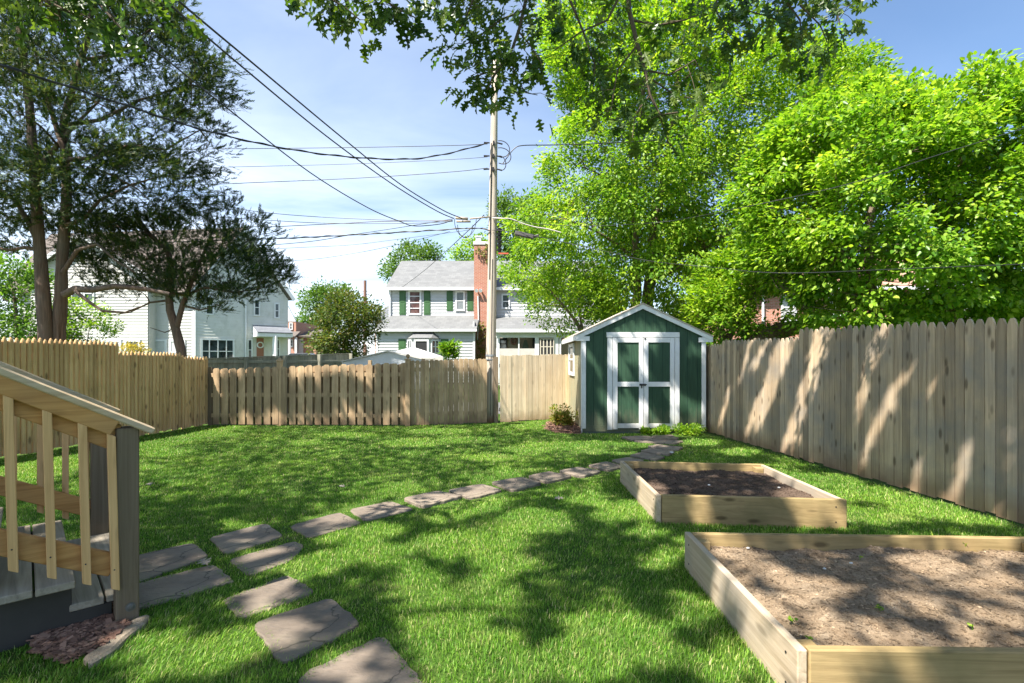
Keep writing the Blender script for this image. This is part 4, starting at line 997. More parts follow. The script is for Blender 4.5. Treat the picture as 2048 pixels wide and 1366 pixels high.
# ------------------------------------------------------------------ azalea, ivy, weeds
def shrub(name, label, cat, c, rad, h, n, size, m, seed, stems=9, tmpl=LEAFS):
    rs = np.random.default_rng(seed); t = thing(name, label, cat, c); mb = MB(); C = []
    for k in range(stems):
        a = 2 * math.pi * k / stems + rs.uniform(-.3, .3); r = rad * rs.uniform(.3, .95); hh = h * rs.uniform(.55, 1)
        p = Vector(c) + Vector((math.cos(a) * r, math.sin(a) * r, hh)); mb.tube([Vector(c) + Vector((math.cos(a) * .03, math.sin(a) * .03, 0)), Vector(c).lerp(p, .5) + Vector((0, 0, .05)), p], [.008, .006, .003], 5)
        for s in (.45, .7, 1): C.append(Vector(c).lerp(p, s) + Vector(rs.normal(size=3)) * rad * .15)
    mb.build('stems', BARK, t)
    pos, U, V, N = clump_leaves(np.array([tuple(q) for q in C]), rad * .38, n, .8, (c[0], c[1], c[2]), -.1, rs)
    pos[:, 2] = np.maximum(pos[:, 2], c[2] + .02)
    v, i, s = replicate(tmpl[0], tmpl[1], pos, U, V, N, size * rs.uniform(.6, 1.3, len(pos))); np_mesh('leaves', v, i, s, m, t); return t
shrub('azalea_bush', 'small yellow green shrub at the left front corner of the shed', 'shrub', (AZ.x, AZ.y, 0), .30, .42, 60, .055, AZM, 51, 12)
for c, r_, h_, n, lab, sd in (((sx(960), 9.75, 0), .16, .10, 40, 'low green weed between the stones at the shed doors', 52), ((sx(1170), 9.72, 0), .26, .13, 60, 'sunlit spreading weed right of the shed doors', 53), ((sx(840), 9.77, 0), .10, .09, 25, 'small weed sprig under the left shed door', 54)):
    shrub('weed', lab, 'weed', c, r_, h_, n, .05, LIME, sd, 8)
def tuft(c, n, h, lab, m):
    mb = MB()
    for k in range(n):
        a = rnd.uniform(0, 6.28); d = Vector((math.cos(a), math.sin(a), 0)); s = Vector((-d.y, d.x, 0)) * .004; hh = h * rnd.uniform(.5, 1); b = Vector(c)
        mb.add([b - s, b + s, b + d * hh * .15 + s * .9 + Vector((0, 0, hh * .6)), b + d * hh * .15 - s * .9 + Vector((0, 0, hh * .6)), b + d * hh * .5 + Vector((0, 0, hh * .85))], [(0, 1, 2, 3), (3, 2, 4)])
    solo(mb, 'grass_tuft', m, lab, 'grass tuft')
tuft(G(1868, 1094, .17), 11, .13, 'tall grass tuft sprouting at the back of the nearer planter', LIME)
tuft(G(1930, 1098, .17), 5, .07, 'thin grass sprig at the back board of the nearer planter', LIME)
def seedling(c, r_, n, lab):
    rs = np.random.default_rng(int(c[0] * 1000) % 997); pos = np.repeat(np.array([tuple(c)]), n, 0) + rs.normal(size=(n, 3)) * [r_ * .4, r_ * .4, 0] + [0, 0, .012]
    U = unit(rs.normal(size=(n, 3)) * [1, 1, .25]); U, V, N = frames(U, np.tile([0, 0, 1.0], (n, 1)) + rs.normal(size=(n, 3)) * .3)
    v, i, s = replicate(LEAF[0], LEAF[1], pos, U, V, N, rs.uniform(.5, 1, n) * r_)
    mb = MB(); mb.v = [tuple(q) for q in v]; k = 0
    for z in s: mb.f.append(tuple(int(q) for q in i[k:k + z])); k += z
    mb.tube([(c[0], c[1], c[2] - .01), (c[0], c[1], c[2] + .02)], .002, 5)
    solo(mb, 'seedling', LIME, lab, 'seedling')
for px, py, r_, n, lab in ((1720, 1116, .035, 3, 'single green leaf lying on the shaded soil of the nearer planter'), (1585, 1244, .03, 9, 'small pale seedling beside the left board of the nearer planter'), (1620, 1282, .03, 10, 'dark seedling in the near left corner of the nearer planter'), (1760, 1220, .03, 8, 'seedling in the middle of the nearer planter'), (1945, 1257, .03, 7, 'two leaved seedling toward the front right of the nearer planter')):
    seedling(G(px, py, .175), r_, n, lab)
PEB = simple('pale pebble', (.62, .60, .55), .7)
for px, py, lab, r_ in ((1418, 970, 'white pebble left of centre in the farther planter', .013), (1558, 975, 'white pebble right of centre in the farther planter', .013), (1496, 1096, 'pale pebble near the back left of the nearer planter', .011), (1702, 1126, 'small white pebble on the shaded soil of the nearer planter', .010), (1649, 1137, 'tiny pebble in the shaded middle of the nearer planter', .009), (1343, 905, 'pale pebble lying on the path near the shed', .03)):
    g = G(px, py, .175 if px > 1350 else .03); mb = MB(); mb.ball(g, r_, 1.2, .9, .6, 8, 6); solo(mb, 'pebble', PEB, lab, 'pebble', smooth=True)
DRY = foliage('dried leaf', [(.24, .21, .17), (.29, .26, .22)], .1, patch=.2)
for px, py, sz_, lab in ((402, 1118, .13, 'dried pale oak leaf lying on the stone at the stair foot'), (296, 966, .11, 'pale fallen leaf on the grass near the stair post'), (678, 971, .09, 'pale fallen leaf on the shaded lawn above the path'), (543, 1052, .08, 'small dry leaf on the corner of the forked stone'), (1128, 996, .10, 'dry curled leaf on the grass left of the farther planter')):
    g = G(px, py, .05); a = rnd.uniform(0, 6.28); U = np.array([[math.cos(a), math.sin(a), .1]]); U, V, N = frames(U, np.array([[.1, -.3, 1]]))
    v, i, s = replicate(OAKV, OAKF, np.array([tuple(g)]), U, V, N, [sz_]); mb = MB(); mb.v = [tuple(q) for q in v]; mb.f = OAKF
    solo(mb, 'fallen_leaf', DRY, lab, 'leaf')
# ------------------------------------------------------------------ the oak over the yard: its unseen crown is shaped to cast the dapples
Z = lambda s, ox, oy, l: [(ox + a / s, oy + b / s, c / s, d / s) for a, b, c, d in l]
# sunlit patches as seen on the ground (centre, half sizes)
LITG = [(700, 1075, 45, 16), (620, 1128, 55, 22), (760, 1060, 40, 12), (745, 1108, 60, 16), (838, 1175, 45, 42), (880, 1250, 62, 60), (965, 1195, 70, 32), (1010, 1125, 55, 20), (930, 1090, 90, 24), (1090, 1335, 130, 34), (1215, 1255, 85, 38), (1290, 1300, 60, 34), (1385, 1215, 34, 30), (1460, 1330, 50, 38), (350, 1318, 90, 26), (470, 1290, 48, 22), (300, 1268, 40, 16), (565, 1255, 55, 24), (540, 1120, 50, 16), (560, 1165, 24, 12), (950, 1310, 90, 50), (700, 1330, 40, 40),
  (800, 980, 30, 9), (800, 1020, 60, 12), (890, 1032, 40, 14), (936, 1010, 60, 11), (1032, 1052, 34, 16), (1080, 1035, 46, 11), (1012, 1080, 46, 14), (1112, 1048, 26, 14), (1245, 1026, 28, 16), (1172, 1000, 20, 8), (1295, 1066, 28, 10), (1330, 1120, 30, 18), (745, 1018, 40, 10), (660, 1040, 30, 8),
  (820, 886, 45, 6), (880, 863, 50, 4), (930, 880, 40, 5), (980, 916, 50, 5), (1019, 948, 20, 6), (966, 960, 15, 4), (1062, 900, 40, 5), (1112, 891, 60, 5), (1100, 920, 34, 4), (1195, 888, 35, 4), (1212, 903, 50, 5), (1278, 891, 30, 4), (1168, 930, 15, 4), (1080, 853, 45, 5), (400, 869, 62, 5), (340, 905, 28, 6), (700, 870, 40, 3), (620, 885, 30, 3),
  (1540, 940, 40, 8), (1650, 962, 55, 11), (1725, 985, 45, 11), (1850, 1012, 50, 11), (1765, 1035, 55, 14), (1960, 1042, 55, 9), (1480, 905, 30, 6), (1590, 925, 30, 6), (1800, 1000, 30, 8), (1400, 885, 30, 5), (1360, 868, 40, 4)]
LITG += Z(2.893, 1340, 1040, [(a_, b_, c_ * .86, d_ * .86) for a_, b_, c_, d_ in [(620, 305, 90, 30), (500, 330, 50, 22), (900, 400, 150, 46), (560, 520, 80, 60), (760, 450, 130, 55), (1000, 600, 170, 36), (1200, 650, 220, 36), (1480, 250, 170, 36), (1750, 290, 190, 46), (1950, 210, 110, 34), (1640, 370, 210, 36), (1900, 350, 120, 50), (1450, 470, 90, 40), (1740, 690, 160, 32), (980, 690, 90, 32), (700, 620, 50, 26), (1900, 570, 100, 26), (1250, 130, 60, 30), (1550, 125, 110, 20), (1850, 130, 60, 22), (1400, 850, 90, 90), (800, 860, 50, 90), (1100, 850, 80, 80), (1800, 860, 60, 60), (300, 350, 40, 80), (420, 500, 70, 70), (560, 700, 70, 70), (650, 850, 60, 80)]])
LITG += Z(2.415, 1200, 880, [(500, 345, 70, 50), (1010, 350, 50, 80), (1140, 350, 45, 60), (930, 340, 25, 40), (410, 130, 80, 14), (960, 265, 70, 18), (230, 300, 40, 90), (1200, 270, 40, 10), (600, 130, 30, 10)])
LITS = Z(4.0175, 1080, 580, [(900, 290, 150, 32), (650, 280, 52, 40), (740, 240, 50, 26), (420, 560, 30, 55), (490, 680, 22, 62), (480, 830, 30, 60), (470, 1060, 34, 50), (580, 520, 26, 110), (592, 1000, 32, 90), (700, 560, 46, 50), (755, 500, 26, 46), (660, 650, 26, 50), (935, 470, 50, 26), (1085, 920, 32, 140), (1215, 490, 38, 74), (1245, 980, 40, 100), (1150, 840, 12, 42), (845, 600, 22, 130), (840, 1000, 22, 100), (690, 880, 50, 52), (910, 1000, 32, 62), (730, 1040, 50, 50), (1315, 500, 16, 100), (1315, 980, 14, 90), (800, 360, 220, 16), (350, 440, 12, 60), (720, 730, 60, 16), (960, 755, 40, 14)])
SHB = Z(3.035, 550, 450, [(480, 1090, 90, 60), (380, 1170, 60, 50), (760, 1050, 60, 100), (740, 930, 36, 50), (700, 1170, 90, 36), (925, 1000, 60, 170), (1110, 1090, 110, 110), (1190, 940, 44, 90), (1020, 1180, 90, 36), (250, 1110, 50, 70), (60, 1000, 50, 140), (1390, 1110, 24, 60), (1000, 880, 90, 36), (-60, 1050, 70, 120), (-200, 1100, 60, 100), (150, 1150, 50, 60)])
STRK = [((590, 420), (430, 980), 34), ((420, 470), (250, 900), 34), ((830, 470), (740, 850), 22), ((960, 640), (760, 1050), 24), ((330, 480), (240, 640), 14), ((1250, 950), (1200, 1250), 22), ((1490, 850), (1420, 1150), 20), ((240, 480), (180, 700), 9), ((140, 700), (100, 890), 10), ((1040, 1000), (1020, 1160), 16), ((880, 420), (820, 560), 16), ((1130, 600), (1080, 780), 10)]
def ell(px, py, L):
    hit = np.zeros(len(px), bool)
    for a, b, c, d in L: hit |= ((px - a) / c) ** 2 + ((py - b) / d) ** 2 < 1
    return hit
def streak(px, py):
    x = (px - 1400) * 2.355; y = (py - 480) * 2.355; hit = np.zeros(len(px), bool)
    for (ax, ay), (bx, by), w_ in STRK:
        t = (y - ay) / (by - ay); hit |= (t > 0) & (t < 1) & (np.abs(x - (ax + (bx - ax) * t)) < w_)
    return hit
STRK = [(a, b, c * 1.25) for a, b, c in STRK]; SHB = [(a, b, c * 1.3, d * 1.2) for a, b, c, d in SHB]; LITG = [(a, b, c * 1.1, d * 1.1) for a, b, c, d in LITG]; LITS = [(a, b, c * 1.25, d * 1.2) for a, b, c, d in LITS]
S = np.array([.50, .48, -1.0])
def first_hit(p):
    """where the sun ray through p lands: returns photo pixel and surface id"""
    n = len(p); t = p[:, 2].copy(); sid = np.zeros(n, int)
    zz_ = np.full(n, .0)
    tf = (9.9 - p[:, 1]) / S[1]; q = p + tf[:, None] * S; ok = (tf > 0) & (tf < t) & (q[:, 0] > 1.37) & (q[:, 0] < 3.78) & (q[:, 2] < 2.5) & (q[:, 2] > 0); t[ok] = tf[ok]; sid[ok] = 1
    tr = (4.963 - .111 * p[:, 1] - p[:, 0]) / (S[0] + .111 * S[1]); q = p + tr[:, None] * S; ok = (tr > 0) & (tr < t) & (q[:, 2] < 1.85); t[ok] = tr[ok]; sid[ok] = 2
    tb = (11.15 - p[:, 1]) / S[1]; q = p + tb[:, None] * S; ok = (tb > 0) & (tb < t) & (q[:, 0] > -6.7) & (q[:, 0] < 1.37) & (q[:, 2] < 1.5); t[ok] = tb[ok]; sid[ok] = 3
    q = p + t[:, None] * S
    for B in (BED1, BED2):                                  # planter boards and the soil they hold
        (bl, fl_, fr_, br) = B
        for (ax, ay), (bx, by) in ((fl_, fr_), (bl, fl_)):
            ex, ey = bx - ax, by - ay; den = S[0] * ey - S[1] * ex
            tt = ((ax - p[:, 0]) * ey - (ay - p[:, 1]) * ex) / den; hq = p + tt[:, None] * S
            u = ((hq[:, 0] - ax) * ex + (hq[:, 1] - ay) * ey) / (ex * ex + ey * ey)
            ok = (tt > 0) & (tt < t) & (u > 0) & (u < 1) & (hq[:, 2] > 0) & (hq[:, 2] < .25); t[ok] = tt[ok]; sid[ok] = 0
        ts = p[:, 2] - .165; hq = p + ts[:, None] * S; ok = (ts < t) & poly_mask(hq[:, 0], hq[:, 1], B); t[ok] = ts[ok]
    q = p + t[:, None] * S
    return q, sid
def is_lit(p):
    q, sid = first_hit(p); y = np.maximum(q[:, 1], .3)
    px = CX + F * q[:, 0] / y; py = HY - F * (q[:, 2] - H) / y
    lit = np.where(sid == 0, ell(px, py, LITG), np.where(sid == 1, ell(px, py, LITS), np.where(sid == 2, streak(px, py), ~ell(px, py, SHB))))
    roof = (sid == 1) & (q[:, 2] > 2.3)
    return lit, q, sid, px, py
rs = np.random.default_rng(77)
def targets(n):
    out = []
    a = int(n * .66); out.append(np.stack([rs.uniform(-5.6, 4.9, a), 1.2 + 9.9 * rs.random(a) ** 1.15, np.zeros(a)], 1))
    b = int(n * .10); out.append(np.stack([rs.uniform(1.3, 3.85, b), np.full(b, 9.9), rs.uniform(0, 2.5, b)], 1))
    c = int(n * .14); y = rs.uniform(2.5, 10.5, c); out.append(np.stack([4.963 - .111 * y, y, rs.uniform(0, 1.95, c)], 1))
    d = n - a - b - c; out.append(np.stack([rs.uniform(-6.7, .0, d), np.full(d, 11.15), rs.uniform(0, 1.5, d)], 1))
    for B in (BED1, BED2):
        (bl, fl_, fr_, br) = B
        for a_, b_ in ((fl_, fr_), (bl, fl_)): u = rs.random(1500); out.append(np.stack([a_[0] + (b_[0] - a_[0]) * u, a_[1] + (b_[1] - a_[1]) * u, rs.uniform(0, .25, 1500)], 1))
    return np.concatenate(out)
keep = []
tg = targets(90000)
h = rs.uniform(6.6, 10.2, len(tg)); far = tg[:, 1] > 8.5; h[far] += rs.uniform(.8, 2.2, far.sum())
p = tg - S[None] * (h - tg[:, 2])[:, None]
lit, q, sid, px, py = is_lit(p)
near_ = np.where((sid == 1) | (sid == 2), .5, np.where(q[:, 1] < 4.6, .55, 1.0))[:, None]
for dx_, dy_, dz_ in ((.12, 0, 0), (-.12, 0, 0), (0, .12, 0), (0, -.12, 0), (.09, .09, 0), (-.09, -.09, 0), (-.09, .09, 0), (.09, -.09, 0), (0, 0, .1), (0, 0, -.1)):
    l2, _, s2, _, _ = is_lit(p + near_ * np.array([dx_, dy_, dz_])); lit |= l2 & (s2 != 3)
# never where the photo shows open sky
vis = (p[:, 1] > .3); vy = np.where(vis, HY - F * (p[:, 2] - H) / np.maximum(p[:, 1], .3), -999); vx = CX + F * p[:, 0] / np.maximum(p[:, 1], .3)
ok = ~lit & ~((vy > -60) & (vx > -100) & (vx < 2150))
thin = np.array([mnoise.noise(Vector((a * 1.7, b * 1.7, 2.0))) for a, b in q[:, :2]])
ok &= ~((sid == 0) & (thin > .42) & (q[:, 1] < 8.5))
ok &= ~((sid == 0) & (q[:, 1] > 5.2) & (q[:, 0] < 1.1) & (rs.random(len(p)) < .62))
ok &= ~((q[:, 0] < -3.4) & (rs.random(len(p)) < .25))
p = p[ok]
oak = thing('oak_tree', 'dark green oak whose lobed leaves hang into the top of the view', 'tree', (-8.2, -3.2, 0))
mb = MB(); mb.tube([(-8.2, -3.2, -.1), (-8.15, -3.1, 2), (-8.0, -2.8, 4.5), (-7.7, -2.4, 7), (-7.3, -1.8, 9.5), (-7.0, -1.4, 11.0)], [.42, .34, .30, .26, .18, .08], 14)
mb.build('trunk', BARKO, oak, smooth=True)
n = len(p); U = unit(rs.normal(size=(n, 3)) * [1, 1, .4]); U, V, N = frames(U, np.tile([-.2, -.2, 1.0], (n, 1)) + rs.normal(size=(n, 3)) * .35)
v, i, s = replicate(OAKS[0], OAKS[1], p, U, V, N, .135 * rs.uniform(.75, 1.2, n))
np_mesh('crown', v, i, s, OAKM, oak)
mb = MB(); trunk = [Vector((-8.0, -2.8, 5)), Vector((-7.85, -2.6, 6)), Vector((-7.7, -2.4, 7.2)), Vector((-7.4, -1.9, 9.0))]
LIMBS = []
pw_ = p[(p[:, 0] < -4.2) | (p[:, 1] < .6) & (p[:, 0] < -2.5)]
for k in range(9):
    c = Vector(pw_[rs.integers(len(pw_))]); a = trunk[k % 4]; pts = limb(a, c, rs, .08, 7)
    mb.tube(pts, [.055 - .049 * j / 7 for j in range(8)], 7, cap=False); LIMBS += pts[2:]
for k in range(160):
    c = Vector(p[rs.integers(len(p))]); b = min(LIMBS, key=lambda z: (z - c).length)
    if (b - c).length < 3.5: mb.tube(limb(b, c, rs, .05, 3), [.013, .010, .007, .004], 5, cap=False)
mb.build('limbs', BARKO, oak, smooth=True)
# hanging branches in view: twigs with drooping lobed leaves
def hang(twigs, nleaf, D, spread, size, seed, dens=1):
    rs = np.random.default_rng(seed); pos = []; axs = []; mb = MB()
    for pts, r in twigs:
        w3 = [P(x, y, D + dz) for x, y, dz in pts]; n = len(w3)
        mb.tube(w3, [r * (1 - .75 * i / (n - 1)) + .002 for i in range(n)], 6, cap=False)
        Ls = [(w3[i + 1] - w3[i]).length for i in range(n - 1)]; tot = sum(Ls)
        for k in range(int(tot * dens * nleaf)):
            s = rs.random() ** .7 * tot; i = 0
            while i < n - 2 and s > Ls[i]: s -= Ls[i]; i += 1
            b = w3[i].lerp(w3[i + 1], s / Ls[i]); e = b + Vector((rs.normal() * spread, rs.normal() * spread * 1.4, -abs(rs.normal()) * spread * .7 + spread * .25))
            if rs.random() < .5: mb.tube([b, b.lerp(e, .6) + Vector((0, 0, .02)), e], [.0035, .0028, .002], 4, cap=False)
            for q in range(3):
                pos.append(tuple(e + Vector(rs.normal(size=3)) * .035)); d = unit((np.array(e - b) * 1.2 + rs.normal(size=3) * .09 + np.array([0, 0, -.17]))[None])[0]; axs.append(d)
    mb.build('twigs', BARKO, oak)
    pos = np.array(pos); U, V, N = frames(np.array(axs), np.array([-.3, -.5, .7])[None] + rs.normal(size=(len(pos), 3)) * .6)
    v, i, s = replicate(OAKV, OAKF, pos, U, V, N, size * rs.uniform(.65, 1.2, len(pos))); np_mesh('leaves', v, i, s, OAKM, oak)
hang([([(600, -60, .3), (640, -15, 0), (690, 15, 0), (720, 40, 0)], .012), ([(700, -50, 0), (760, -5, 0), (800, 20, .1), (832, 36, .1)], .012), ([(690, -60, .2), (720, -20, .2), (770, 0, .2)], .01), ([(650, -40, -.1), (665, -10, -.1), (672, 8, -.1)], .007)], 30, 4.8, .12, .16, 101)
hang([([(1070, -60, .2), (1052, 0, 0), (1038, 60, 0), (1020, 110, 0), (985, 155, 0), (975, 180, 0)], .022), ([(1050, 20, 0), (1000, 40, .1), (950, 80, .1), (905, 100, .1)], .01), ([(930, -60, 0), (950, -10, 0), (930, 40, 0), (915, 70, 0)], .012), ([(1020, 110, 0), (1030, 150, 0), (1050, 185, 0), (1075, 190, 0)], .008), ([(1090, -40, .3), (1000, 0, .3), (880, -10, .3), (860, 10, .3)], .012), ([(990, 140, 0), (960, 150, .1), (925, 165, .1)], .007), ([(1035, 60, -.1), (1060, 90, -.1), (1085, 130, -.1)], .008)], 29, 5.2, .16, .15, 102)
hang([([(1255, -60, 0), (1258, 20, 0), (1275, 90, 0), (1290, 140, 0), (1300, 190, 0), (1320, 230, 0), (1355, 225, 0)], .024), ([(1130, -60, .2), (1140, 0, .1), (1165, 60, .1), (1190, 130, .1), (1185, 190, .1)], .014), ([(1245, -20, 0), (1215, 40, 0), (1160, 65, 0), (1110, 100, 0)], .012), ([(1275, 90, 0), (1235, 140, 0), (1225, 200, 0), (1220, 240, 0)], .009), ([(1290, 140, 0), (1340, 150, .1), (1390, 120, .1), (1405, 150, .1)], .009), ([(1320, 230, 0), (1330, 270, .1), (1340, 290, .1)], .006), ([(1262, 40, 0), (1320, 50, 0), (1370, 40, 0), (1395, 30, 0)], .010), ([(1300, 190, 0), (1270, 230, 0), (1265, 275, 0)], .007), ([(1290, 150, .2), (1350, 190, .2), (1400, 200, .2)], .008)], 17, 5.0, .18, .15, 103)
hang([([(1440, -60, 0), (1432, 20, 0), (1450, 60, 0), (1470, 75, 0)], .007), ([(1520, -60, 0), (1570, 0, 0), (1600, 40, 0), (1605, 100, 0)], .012), ([(1560, -60, .1), (1630, -10, .1), (1670, 10, .1), (1680, 50, .1)], .012), ([(1500, -60, 0), (1500, -10, 0), (1490, 20, 0), (1560, 40, 0)], .009), ([(1600, 10, 0), (1640, 50, 0), (1655, 85, 0)], .007), ([(1400, -60, 0), (1405, -10, 0), (1410, 15, 0)], .007), ([(1480, -50, .2), (1560, -25, .2), (1640, -25, .2)], .01)], 28, 4.9, .13, .15, 104)
hang([([(-60, -60, 0), (40, -20, 0), (110, 10, 0), (170, 40, 0)], .012), ([(60, -60, 0), (150, -30, 0), (200, 10, 0), (245, 60, 0)], .012), ([(100, -40, 0), (120, 30, 0), (130, 70, 0)], .007), ([(220, -60, .1), (270, -20, .1), (310, 5, .1)], .009)], 30, 3.1, .09, .13, 105)
# ------------------------------------------------------------------ houses
def lap(mb, a, b, z0, z1, n, course=.2, prof=None, lip=.032):
    a, b, n = Vector(a), Vector(b), Vector(n); d = (b - a); L = d.length; d.normalize(); z = z0
    while z < z1 - .01:
        zt = min(z + course, z1)
        u0, u1, v0, v1 = (0, L, 0, L) if not prof else (*prof(z), *prof(zt))
        if u1 - u0 > .02:
            p = [a + d * u0 + n * lip, a + d * u1 + n * lip, a + d * v1, a + d * v0]
            q = [Vector((p[0].x, p[0].y, z)), Vector((p[1].x, p[1].y, z)), Vector((p[2].x, p[2].y, zt)), Vector((p[3].x, p[3].y, zt))]
            r0, r1 = a + d * u0, a + d * u1
            mb.add(q + [Vector((r0.x, r0.y, z)), Vector((r1.x, r1.y, z))], [(0, 1, 2, 3), (4, 5, 1, 0)])
        z = zt
    return mb
class Wallp:
    """local frame on a facade: u along, z up, o outwards"""
    def __init__(s, a, b, n): s.a = Vector(a); s.d = (Vector(b) - s.a).normalized(); s.n = Vector(n); s.L = (Vector(b) - s.a).length
    def pt(s, u, z, o=0): q = s.a + s.d * u + s.n * o; return Vector((q.x, q.y, z))
    def boxm(s, mb, u0, u1, z0, z1, o0, o1):
        p = [s.pt(u0, z0, o1), s.pt(u1, z0, o1), s.pt(u1, z0, o0), s.pt(u0, z0, o0), s.pt(u0, z1, o1), s.pt(u1, z1, o1), s.pt(u1, z1, o0), s.pt(u0, z1, o0)]
        return mb.hexa(p)
    def upix(s, px):          # u where the vertical plane meets this photo column
        r = (px - CX) / F
        return (r * s.a.y - s.a.x) / (s.d.x - r * s.d.y)
    def zpix(s, u, py): return H + (HY - py) / F * s.pt(u, 0).y
def window(par, wl, u0, u1, z0, z1, fr=.09, mullv=(), mullh=(.5,), fm=None, pm=None, sill=False, blind=None):
    mb = MB()
    wl.boxm(mb, u0, u0 + fr, z0, z1, .02, .085); wl.boxm(mb, u1 - fr, u1, z0, z1, .02, .085)
    wl.boxm(mb, u0 + fr, u1 - fr, z0, z0 + fr, .02, .085); wl.boxm(mb, u0 + fr, u1 - fr, z1 - fr, z1, .02, .085)
    for t in mullv: c = u0 + (u1 - u0) * t; wl.boxm(mb, c - .03, c + .03, z0 + fr, z1 - fr, .03, .078)
    for t in mullh: c = z0 + (z1 - z0) * t; wl.boxm(mb, u0 + fr, u1 - fr, c - .025, c + .025, .03, .074)
    if sill: wl.boxm(mb, u0 - .06, u1 + .06, z0 - .06, z0 - .002, .02, .12)
    f = mb.build('window', fm or WHITE, par)
    mb = MB(); wl.boxm(mb, u0 + fr * .9, u1 - fr * .9, z0 + fr * .9, z1 - fr * .9, .022, .045); mb.build('pane', pm or GLASS, f)
    if blind:
        mb = MB(); zt = z1 - fr; zb = z0 + fr + (z1 - z0 - 2 * fr) * (1 - blind[0]); z = zb
        while z < zt - .02: wl.boxm(mb, u0 + fr, u1 - fr, z, z + .045, .047, .052); z += .055
        mb.build('blind', blind[1], f)
    return f
def slab(par, pts, th, m, name):
    mb = MB(); pts = [Vector(p) for p in pts]; n = (pts[1] - pts[0]).cross(pts[2] - pts[0]).normalized()
    if n.z < 0: n = -n
    mb.prism(pts, n * th); return mb.build(name, m, par)
SIDW = paint('white lap siding', (0.50, 0.505, 0.51), .5, .03, 3)
SIDC = paint('cream lap siding', (0.55, 0.535, 0.495), .55, .05, 2, dirt=(.5, .47, .38))
SIDSH = paint('shaded gable lap siding', (0.62, 0.615, 0.57), .55, .06, 2, dirt=(.40, .41, .33))  # copy of the cream siding; the gable's shade is worked into its tone
SHG = shingle('light grey shingles', (0.20, 0.203, 0.20), (0.15, 0.153, 0.153))
SHB_ = shingle('brown shingles', (0.14, 0.115, 0.10), (0.18, 0.15, 0.13))
SHD = shingle('slate grey shingles', (0.16, 0.17, 0.19), (0.20, 0.21, 0.23))
BRK = brick('red brick', (.30, .085, .045), (.40, .14, .075), (.48, .40, .34))
BRK2 = brick('orange brick', (.40, .15, .09), (.50, .22, .14), (.50, .42, .36))
SHUT = paint('green shutter paint', (0.05, 0.12, 0.045), .45, .06, 4)
DARK = simple('dark interior', (.02, .02, .022), .6)
CURT = simple('reddish curtain', (.17, .09, .085), .8); BLND = simple('white blind slats', (.62, .62, .6), .6)
PANER = glass('window glass with curtain', (.10, .055, .05))

# white house behind the alley
HD = 31.0; hx = lambda px, D=HD: (px - CX) / F * D; hz = lambda py, D=HD: H + (HY - py) / F * D
white = thing('white_house', 'white sided two storey house with green shutters and grey roof in the centre', 'house', (-3, 33, 0))
xl, xr = hx(778), 5.6; ze = hz(577); RDG = 35.0; zr = hz(524, RDG); xgl = xl
w1 = Wallp((xl, HD, 0), (xr, HD, 0), (0, -1, 0))
mb = MB(); lap(mb, (xl, HD, 0), (xr, HD, 0), .1, ze - .02, (0, -1, 0), .19); mb.build('front_wall', SIDW, white)
mb = MB(); mb.prism([(xl + .01, HD + .02, 0), (xl + .01, 39, 0), (xl + .01, 39, ze), (xl + .01, RDG, zr - .1), (xl + .01, HD + .02, ze)], (.1, 0, 0)); mb.build('gable_wall', SIDW, white)
mb = MB(); mb.prism([(xr - .11, HD + .02, 0), (xr - .11, 39, 0), (xr - .11, 39, ze), (xr - .11, RDG, zr - .1), (xr - .11, HD + .02, ze)], (.1, 0, 0)); mb.build('gable_wall', SIDW, white)
slab(white, [(xl - .12, HD - .28, ze + .0), (xr + .2, HD - .28, ze + .0), (xr + .2, RDG, zr), (xl - .12, RDG, zr)], .08, SHG, 'roof')
slab(white, [(xl - .12, 39.3, ze), (xr + .2, 39.3, ze), (xr + .2, RDG + .01, zr), (xl - .12, RDG + .01, zr)], .08, SHG, 'roof')
mb = MB(); mb.box(xl - .1, xr + .1, HD - .36, HD - .285, ze - .14, ze + .05); mb.build('gutter', WHITE, white)
mb = MB(); mb.box(xl - .1, xr + .1, HD - .283, HD - .03, ze - .12, ze - .07); mb.build('soffit', WHITE, white)
mb = MB(); mb.tube([(hx(781), HD - .08, hz(634)), (hx(781), HD - .08, ze - .1)], .05, 8); mb.build('downspout', WHITE, white)
mb = MB(); mb.tube([(hx(884, 33.5), 33.3, hz(572)), (hx(884, 33.5), 33.3, hz(561))], .05, 8); mb.build('vent_pipe', METAL, white)
for (a, b, t_, bt, cur) in ((817, 843, 581, 630, True), (911, 930, 582, 622, False)):
    window(white, w1, w1.upix(a), w1.upix(b), hz(bt), hz(t_), .10, (), (.5, .27, .76) if cur else (.5,), pm=PANER if cur else GLASS, blind=None if cur else (1.0, simple('grey blind', (.24, .27, .28), .6)))
for a, b, t_, bt in ((799, 812, 582, 630), (848, 861, 582, 630), (893.5, 906, 582, 622), (934.5, 947, 582, 622)):
    mb = MB(); u0, u1, z0, z1 = w1.upix(a), w1.upix(b), hz(bt), hz(t_); w1.boxm(mb, u0, u1, z0, z1, .02, .05)
    for f0, f1 in ((.05, .47), (.53, .95)): w1.boxm(mb, u0 + .07, u1 - .07, z0 + (z1 - z0) * f0, z0 + (z1 - z0) * f1, .045, .062)
    mb.build('shutter', SHUT, white, bevel=.006)
for a, b, t_, bt in ((1003, 1020, 588, 618), (1085, 1102, 588, 618)): window(white, w1, w1.upix(a), w1.upix(b), hz(bt), hz(t_), .09, (), (.5,))
